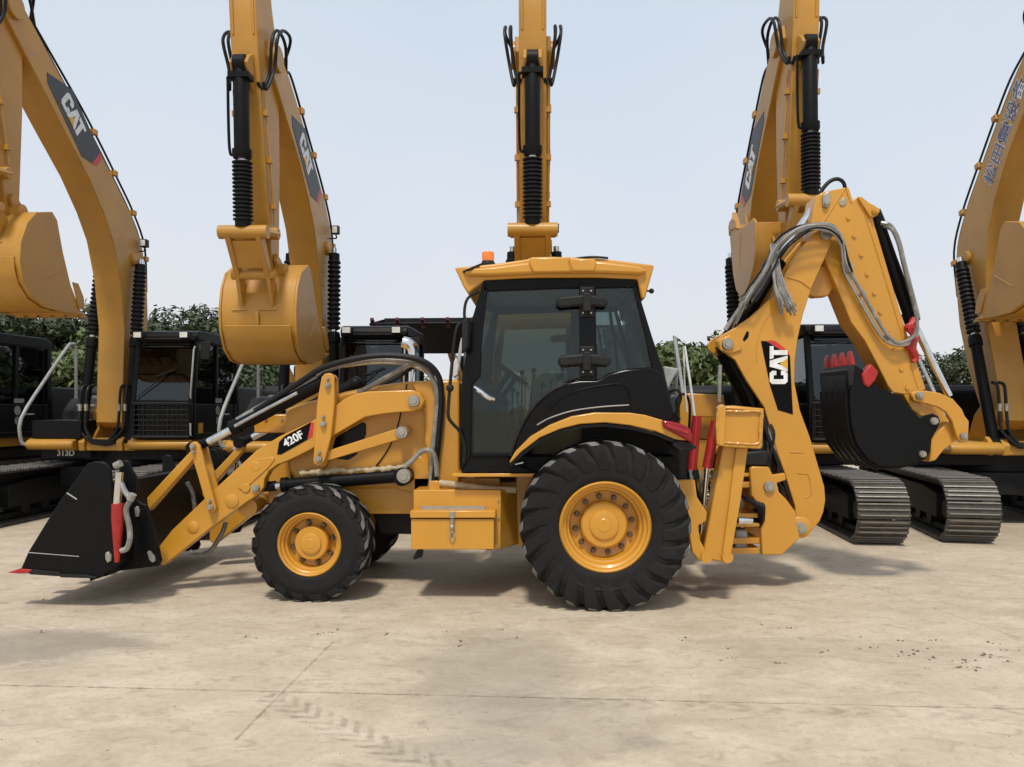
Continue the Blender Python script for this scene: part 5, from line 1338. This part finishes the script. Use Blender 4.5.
for k, (nb, lv, rx, rz, z0, lf, mt) in enumerate(((26, 15000, 2.6, 4.0, .7, .13, 'leaf_a'), (22, 15000, 2.3, 3.4, .5, .12, 'leaf_b'), (28, 15000, 2.8, 4.4, .9, .13, 'leaf_a'))):
    me, bl = blob_crown(40 + k, nb, lv, rx, rz, z0, lf); me.materials.append(M[mt])
    tm = trunk_mesh(60 + k, z0 + rz * .7, .16, bl); tm.materials.append(M['bark'])
    TREES.append((me, tm))
rnd = random.Random(77)
def tree(px, D, topy, kind, label, name='leafy_tree'):
    a = (px - 512) / FPX
    X = D * (a * CS - SN); Y = D * (a * SN + CS)
    h = CH + (HOR - topy) / FPX * D
    base = {0: 4.6, 1: 3.9, 2: 5.2}[kind]
    th = thing(name, label, 'tree', (X, Y, 0), rnd.uniform(0, 6.28), 'trees behind the machines')
    s = h / base
    th.scale = (s * 1.05, s * 1.05, s)
    c = link('crown', TREES[kind][0], None, th); t = link('trunk', TREES[kind][1], None, th)
spots = [(-40, 27, 318, 0), (18, 26, 314, 2), (66, 27, 322, 1), (108, 28, 314, 0), (160, 27, 330, 1), (196, 26, 321, 2), (232, 29, 342, 0), (275, 30, 352, 1), (330, 33, 366, 1), (388, 34, 376, 0), (440, 34, 378, 1), (500, 34, 374, 0), (560, 33, 366, 1), (620, 31, 352, 0), (668, 29, 342, 1), (702, 27, 335, 1), (742, 28, 340, 0), (790, 30, 352, 1), (850, 32, 366, 0), (905, 31, 372, 1), (926, 30, 362, 2), (975, 30, 356, 0), (1030, 30, 345, 1), (1085, 29, 340, 2)]
PLACE = {0: 'outside the left edge', 1: 'above the cut-off black cab at the left', 2: 'left of the white handrail on the left', 3: 'behind the boom at the left', 4: 'behind the dark-glassed cab', 5: 'between the dark-glassed cab and the hanging bucket', 6: 'behind the hanging bucket', 7: 'right of the hanging bucket', 8: 'behind the second excavator cab', 9: 'behind the chrome exhaust pipe', 10: 'left of the backhoe cab, under the raised bucket', 11: 'behind the door of the backhoe cab', 12: 'seen through the middle of the backhoe cab', 13: 'behind the rear of the backhoe cab', 14: 'just right of the backhoe cab', 15: 'rounded, between backhoe cab and boom', 16: 'behind the backhoe boom', 17: 'behind the cab under the backhoe boom', 18: 'behind the black digging bucket', 19: 'below the bucket cylinder', 20: 'small and tall right of the stick', 21: 'behind the boom at the right', 22: 'at the right edge', 23: 'outside the right edge'}
for i, (px, D, ty, k) in enumerate(spots):
    tree(px, D, ty, k, ('dark green' if k != 1 else 'mid green') + ' tree ' + PLACE[i])
# long low hedge-like wood beyond
me, bl = blob_crown(99, 150, 42000, 2.4, 2.2, .1, .22); me.materials.append(M['leaf_a'])
for v in me.vertices: v.co.x *= 46; v.co.y *= .8
o = link('distant_wood', me, None); o.location = (0, 40, 0); tag(o, 'dense dark wood closing the yard behind all machines', 'wood', None, 'stuff')

# ---- ground
def ground_mat():
    m, nt, bs = new_mat('yard_concrete')
    v = coords(nt)
    sep = N(nt, 'ShaderNodeSeparateXYZ'); nt.links.new(v, sep.inputs[0])
    X, Y = sep.outputs[0], sep.outputs[1]
    mp = N(nt, 'ShaderNodeMapping'); mp.inputs['Scale'].default_value = (.75, 1.15, 1); mp.inputs['Rotation'].default_value = (0, 0, R(4)); nt.links.new(v, mp.inputs[0])
    sv = mp.outputs[0]
    n1 = noise(nt, v, .55, 6, .6, .3); n2 = noise(nt, sv, 2.6, 8, .68, .6); n3 = noise(nt, v, 22, 5, .7); n4 = noise(nt, v, 130, 3, .6); n5 = noise(nt, sv, 7.5, 7, .72, .9)
    base = mixc(nt, ramp(nt, n1, [(.32, 0), (.68, 1)]), (.45, .36, .255), (.545, .446, .326))
    base = mixc(nt, ramp(nt, n2, [(.40, 0), (.68, 1)]), base, (.61, .51, .385))
    base = mixc(nt, math_n(nt, 'MULTIPLY', ramp(nt, n5, [(.52, 0), (.66, 1)]), .6), base, (.33, .262, .19))
    base = mixc(nt, math_n(nt, 'MULTIPLY', ramp(nt, n3, [(.45, 0), (.72, 1)]), .35), base, (.30, .25, .185))
    base = mixc(nt, math_n(nt, 'MULTIPLY', ramp(nt, n4, [(.60, 0), (.70, 1)]), .35), base, (.17, .14, .10))
    # stains and darker patches
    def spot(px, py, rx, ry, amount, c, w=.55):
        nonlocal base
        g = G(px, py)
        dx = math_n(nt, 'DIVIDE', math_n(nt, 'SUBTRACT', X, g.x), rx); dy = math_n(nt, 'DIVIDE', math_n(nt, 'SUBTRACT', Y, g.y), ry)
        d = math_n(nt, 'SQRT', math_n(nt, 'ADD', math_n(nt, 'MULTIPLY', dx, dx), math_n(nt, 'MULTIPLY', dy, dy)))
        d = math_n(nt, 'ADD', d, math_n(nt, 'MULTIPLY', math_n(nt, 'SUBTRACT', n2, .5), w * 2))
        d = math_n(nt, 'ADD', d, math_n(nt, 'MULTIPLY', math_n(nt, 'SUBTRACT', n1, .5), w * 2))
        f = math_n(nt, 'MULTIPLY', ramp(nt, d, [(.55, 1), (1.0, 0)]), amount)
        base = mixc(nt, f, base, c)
    spot(40, 645, .95, .55, .62, (.235, .20, .16))
    spot(500, 668, .62, 1.0, .5, (.275, .235, .18), .3)  # broad darker patch in the middle of the yard
    spot(545, 720, .75, .6, .35, (.28, .24, .19), .3)
    spot(640, 742, .14, .08, .45, (.26, .22, .17), .4)
    spot(760, 578, .6, .35, .35, (.27, .235, .185))
    spot(690, 588, .35, .12, .7, (.17, .14, .11))  # narrow darker patch beside the rear tyre
    spot(470, 755, .5, .25, .35, (.29, .25, .2))
    spot(850, 650, 1.6, .3, .25, (.30, .255, .19))
    # joints
    def joint(a, b, w, amount, ext0=0, ext1=1):
        nonlocal base
        A, B = G(*a), G(*b); d = (B - A); L = d.length; d /= L
        nx, ny = -d.y, d.x
        dist = math_n(nt, 'ADD', math_n(nt, 'MULTIPLY', X, nx), math_n(nt, 'MULTIPLY', Y, ny))
        dist = math_n(nt, 'SUBTRACT', dist, A.x * nx + A.y * ny)
        dist = math_n(nt, 'ADD', dist, math_n(nt, 'MULTIPLY', math_n(nt, 'SUBTRACT', n3, .5), .05))
        al = math_n(nt, 'ADD', math_n(nt, 'MULTIPLY', X, d.x), math_n(nt, 'MULTIPLY', Y, d.y)); al = math_n(nt, 'SUBTRACT', al, A.x * d.x + A.y * d.y)
        inside = math_n(nt, 'MULTIPLY', math_n(nt, 'GREATER_THAN', al, ext0 * L), math_n(nt, 'LESS_THAN', al, ext1 * L))
        f = ramp(nt, math_n(nt, 'DIVIDE', math_n(nt, 'ABSOLUTE', dist), w), [(.3, 1), (1.0, 0)])
        f = math_n(nt, 'MULTIPLY', math_n(nt, 'MULTIPLY', f, inside), math_n(nt, 'MULTIPLY', ramp(nt, n5, [(.36, .1), (.56, 1)]), amount))
        base = mixc(nt, f, base, (.15, .115, .075))
        return f
    j1 = joint((0, 685), (512, 697), .012, .7, -9, 9)
    j2 = joint((235, 740), (332, 643), .011, .6, 0.0, 1.02)
    j3 = joint((1024, 640), (840, 575), .014, .4, -2, 3)
    # tyre chevrons running away from the joint towards the right front
    A, B = G(268, 695), G(430, 767); d = (B - A).normalized(); nx, ny = -d.y, d.x
    def track(A, d, hw, amount, L0, L1, per):
        nonlocal base
        nx, ny = -d.y, d.x
        al = math_n(nt, 'SUBTRACT', math_n(nt, 'ADD', math_n(nt, 'MULTIPLY', X, d.x), math_n(nt, 'MULTIPLY', Y, d.y)), A.x * d.x + A.y * d.y)
        ds = math_n(nt, 'SUBTRACT', math_n(nt, 'ADD', math_n(nt, 'MULTIPLY', X, nx), math_n(nt, 'MULTIPLY', Y, ny)), A.x * nx + A.y * ny)
        ds = math_n(nt, 'ADD', ds, math_n(nt, 'MULTIPLY', math_n(nt, 'SUBTRACT', n2, .5), .06))
        ph = math_n(nt, 'ADD', math_n(nt, 'DIVIDE', al, per), math_n(nt, 'DIVIDE', math_n(nt, 'ABSOLUTE', ds), per * .8))
        bar = ramp(nt, math_n(nt, 'FRACT', ph), [(.0, 0), (.2, 1), (.45, 1), (.65, 0)])
        side = ramp(nt, math_n(nt, 'DIVIDE', math_n(nt, 'ABSOLUTE', ds), hw), [(.75, 1), (1, 0)])
        ins = math_n(nt, 'MULTIPLY', math_n(nt, 'GREATER_THAN', al, L0), math_n(nt, 'LESS_THAN', al, L1))
        f = math_n(nt, 'MULTIPLY', math_n(nt, 'MULTIPLY', bar, side), math_n(nt, 'MULTIPLY', ins, math_n(nt, 'MULTIPLY', ramp(nt, n5, [(.38, .15), (.6, 1)]), amount)))
        base = mixc(nt, f, base, (.20, .165, .12))
        return f
    track(A, d, .11, .6, 0, 9, .11)
    A2, B2 = G(560, 702), G(1000, 716); track(A2, (B2 - A2).normalized(), .07, .35, 0, 9, .16)
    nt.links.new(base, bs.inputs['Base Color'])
    nt.links.new(ramp(nt, n2, [(.3, .62), (.7, .85)]), bs.inputs['Roughness'])
    bs.inputs['Specular IOR Level'].default_value = .3
    h = math_n(nt, 'ADD', math_n(nt, 'MULTIPLY', n3, .6), math_n(nt, 'MULTIPLY', n4, .4))
    h = math_n(nt, 'SUBTRACT', h, math_n(nt, 'MULTIPLY', math_n(nt, 'ADD', j1, j2), .8))
    bump(nt, bs, h, .22, .012)
    return m
mb = MB(); mb.add([(-600, -600, 0), (600, -600, 0), (600, 900, 0), (-600, 900, 0)], [(0, 1, 2, 3)])
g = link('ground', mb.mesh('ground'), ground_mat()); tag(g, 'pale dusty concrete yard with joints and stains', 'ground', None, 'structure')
# scattered grit
rnd = random.Random(5); vs = []; fs = []
def stone(x, y, s):
    o = len(vs)
    for k in range(5):
        a = k * 1.257 + rnd.uniform(-.3, .3); q = s * rnd.uniform(.7, 1.2); vs.append((x + math.cos(a) * q, y + math.sin(a) * q, .0005))
    vs.append((x + rnd.uniform(-.3, .3) * s, y + rnd.uniform(-.3, .3) * s, s * rnd.uniform(.5, 1.0)))
    for k in range(5): fs.append((o + k, o + (k + 1) % 5, o + 5))
for i in range(450):
    px, py = rnd.uniform(-40, 1060), 590 + 175 * rnd.random() ** 1.6
    p = G(px, py); stone(p.x, p.y, rnd.uniform(.002, .005))
for (cx, cy, sx, sy, n) in ((950, 655, 40, 5, 60), (905, 642, 25, 4, 30), (985, 662, 25, 5, 45), (720, 645, 60, 14, 30), (350, 632, 110, 3, 60), (470, 645, 30, 5, 26), (770, 630, 20, 3, 18), (48, 599, 3, 1, 6)):
    for k in range(max(1, n // 6)):
        ox, oy = rnd.gauss(0, sx), rnd.gauss(0, sy)
        for i in range(6):
            p = G(cx + ox + rnd.gauss(0, 5), max(560, cy + oy + rnd.gauss(0, 1.0))); stone(p.x, p.y, .003 + .012 * rnd.random() ** 3)
me = bpy.data.meshes.new('grit'); me.from_pydata(vs, [], fs)
gm = plain('grit_stone', (.16, .13, .095), .9)
o = link('grit', me, gm); tag(o, 'small stones and crumbs of dirt scattered on the concrete', 'grit', None, 'stuff')

# ---- sky and sun
SUN_EL, SUN_AZ = 60, 186      # azimuth the light comes from, clockwise from +Y
w = bpy.data.worlds.new('World'); scene.world = w; w.use_nodes = True
nt = w.node_tree; bg = nt.nodes['Background']
sky = N(nt, 'ShaderNodeTexSky', sky_type='NISHITA'); sky.sun_disc = False
sky.sun_elevation = R(SUN_EL); sky.sun_rotation = R(SUN_AZ); sky.air_density = 1.4; sky.dust_density = 6.0; sky.ozone_density = 1.5
hs = N(nt, 'ShaderNodeHueSaturation'); hs.inputs['Saturation'].default_value = .35; nt.links.new(sky.outputs[0], hs.inputs['Color'])
# thin high haze veils the blue
tc = N(nt, 'ShaderNodeTexCoord'); sp = N(nt, 'ShaderNodeSeparateXYZ'); nt.links.new(tc.outputs['Generated'], sp.inputs[0])
n = noise(nt, tc.outputs['Generated'], 1.6, 4, .5)
veil = ramp(nt, math_n(nt, 'ADD', sp.outputs[2], math_n(nt, 'MULTIPLY', math_n(nt, 'SUBTRACT', n, .5), .8)), [(0.0, (.85, .865, .89)), (.25, (.76, .82, .91)), (.6, (.67, .77, .885)), (1, (.58, .70, .86))])
sc_ = N(nt, 'ShaderNodeMix', data_type='RGBA', blend_type='MULTIPLY'); sc_.inputs[0].default_value = 1; nt.links.new(veil, sc_.inputs[6]); sc_.inputs[7].default_value = (8, 8, 8, 1)
mx = mixc(nt, .9, hs.outputs[0], sc_.outputs[2])
nt.links.new(mx, bg.inputs[0]); bg.inputs[1].default_value = .11
sd = bpy.data.lights.new('sun', 'SUN'); sd.energy = 2.35; sd.angle = R(7.0); sd.color = (1, .945, .86)
so = bpy.data.objects.new('sun', sd); col.objects.link(so)
az, el = R(SUN_AZ), R(SUN_EL)
dirv = Vector((math.sin(az) * math.cos(el), math.cos(az) * math.cos(el), math.sin(el)))
so.rotation_euler = dirv.to_track_quat('Z', 'Y').to_euler(); so.location = (0, -5, 20)

# ---- camera
cd = bpy.data.cameras.new('camera'); cd.sensor_width = 36; cd.lens = FPX / 1024 * 36; cd.clip_end = 3000; cd.clip_start = .05
cd.shift_y = (HOR - 383.5) / 1024
co = bpy.data.objects.new('camera', cd); col.objects.link(co); co.location = (0, 0, CH); co.rotation_euler = (R(90), 0, PSI)
scene.camera = co
vs_ = scene.view_settings; vs_.view_transform = 'Standard'; vs_.look = 'None'; vs_.exposure = .18; vs_.gamma = 1; vs_.use_curve_mapping = False
scene.cycles.max_bounces = 8; scene.cycles.transparent_max_bounces = 24
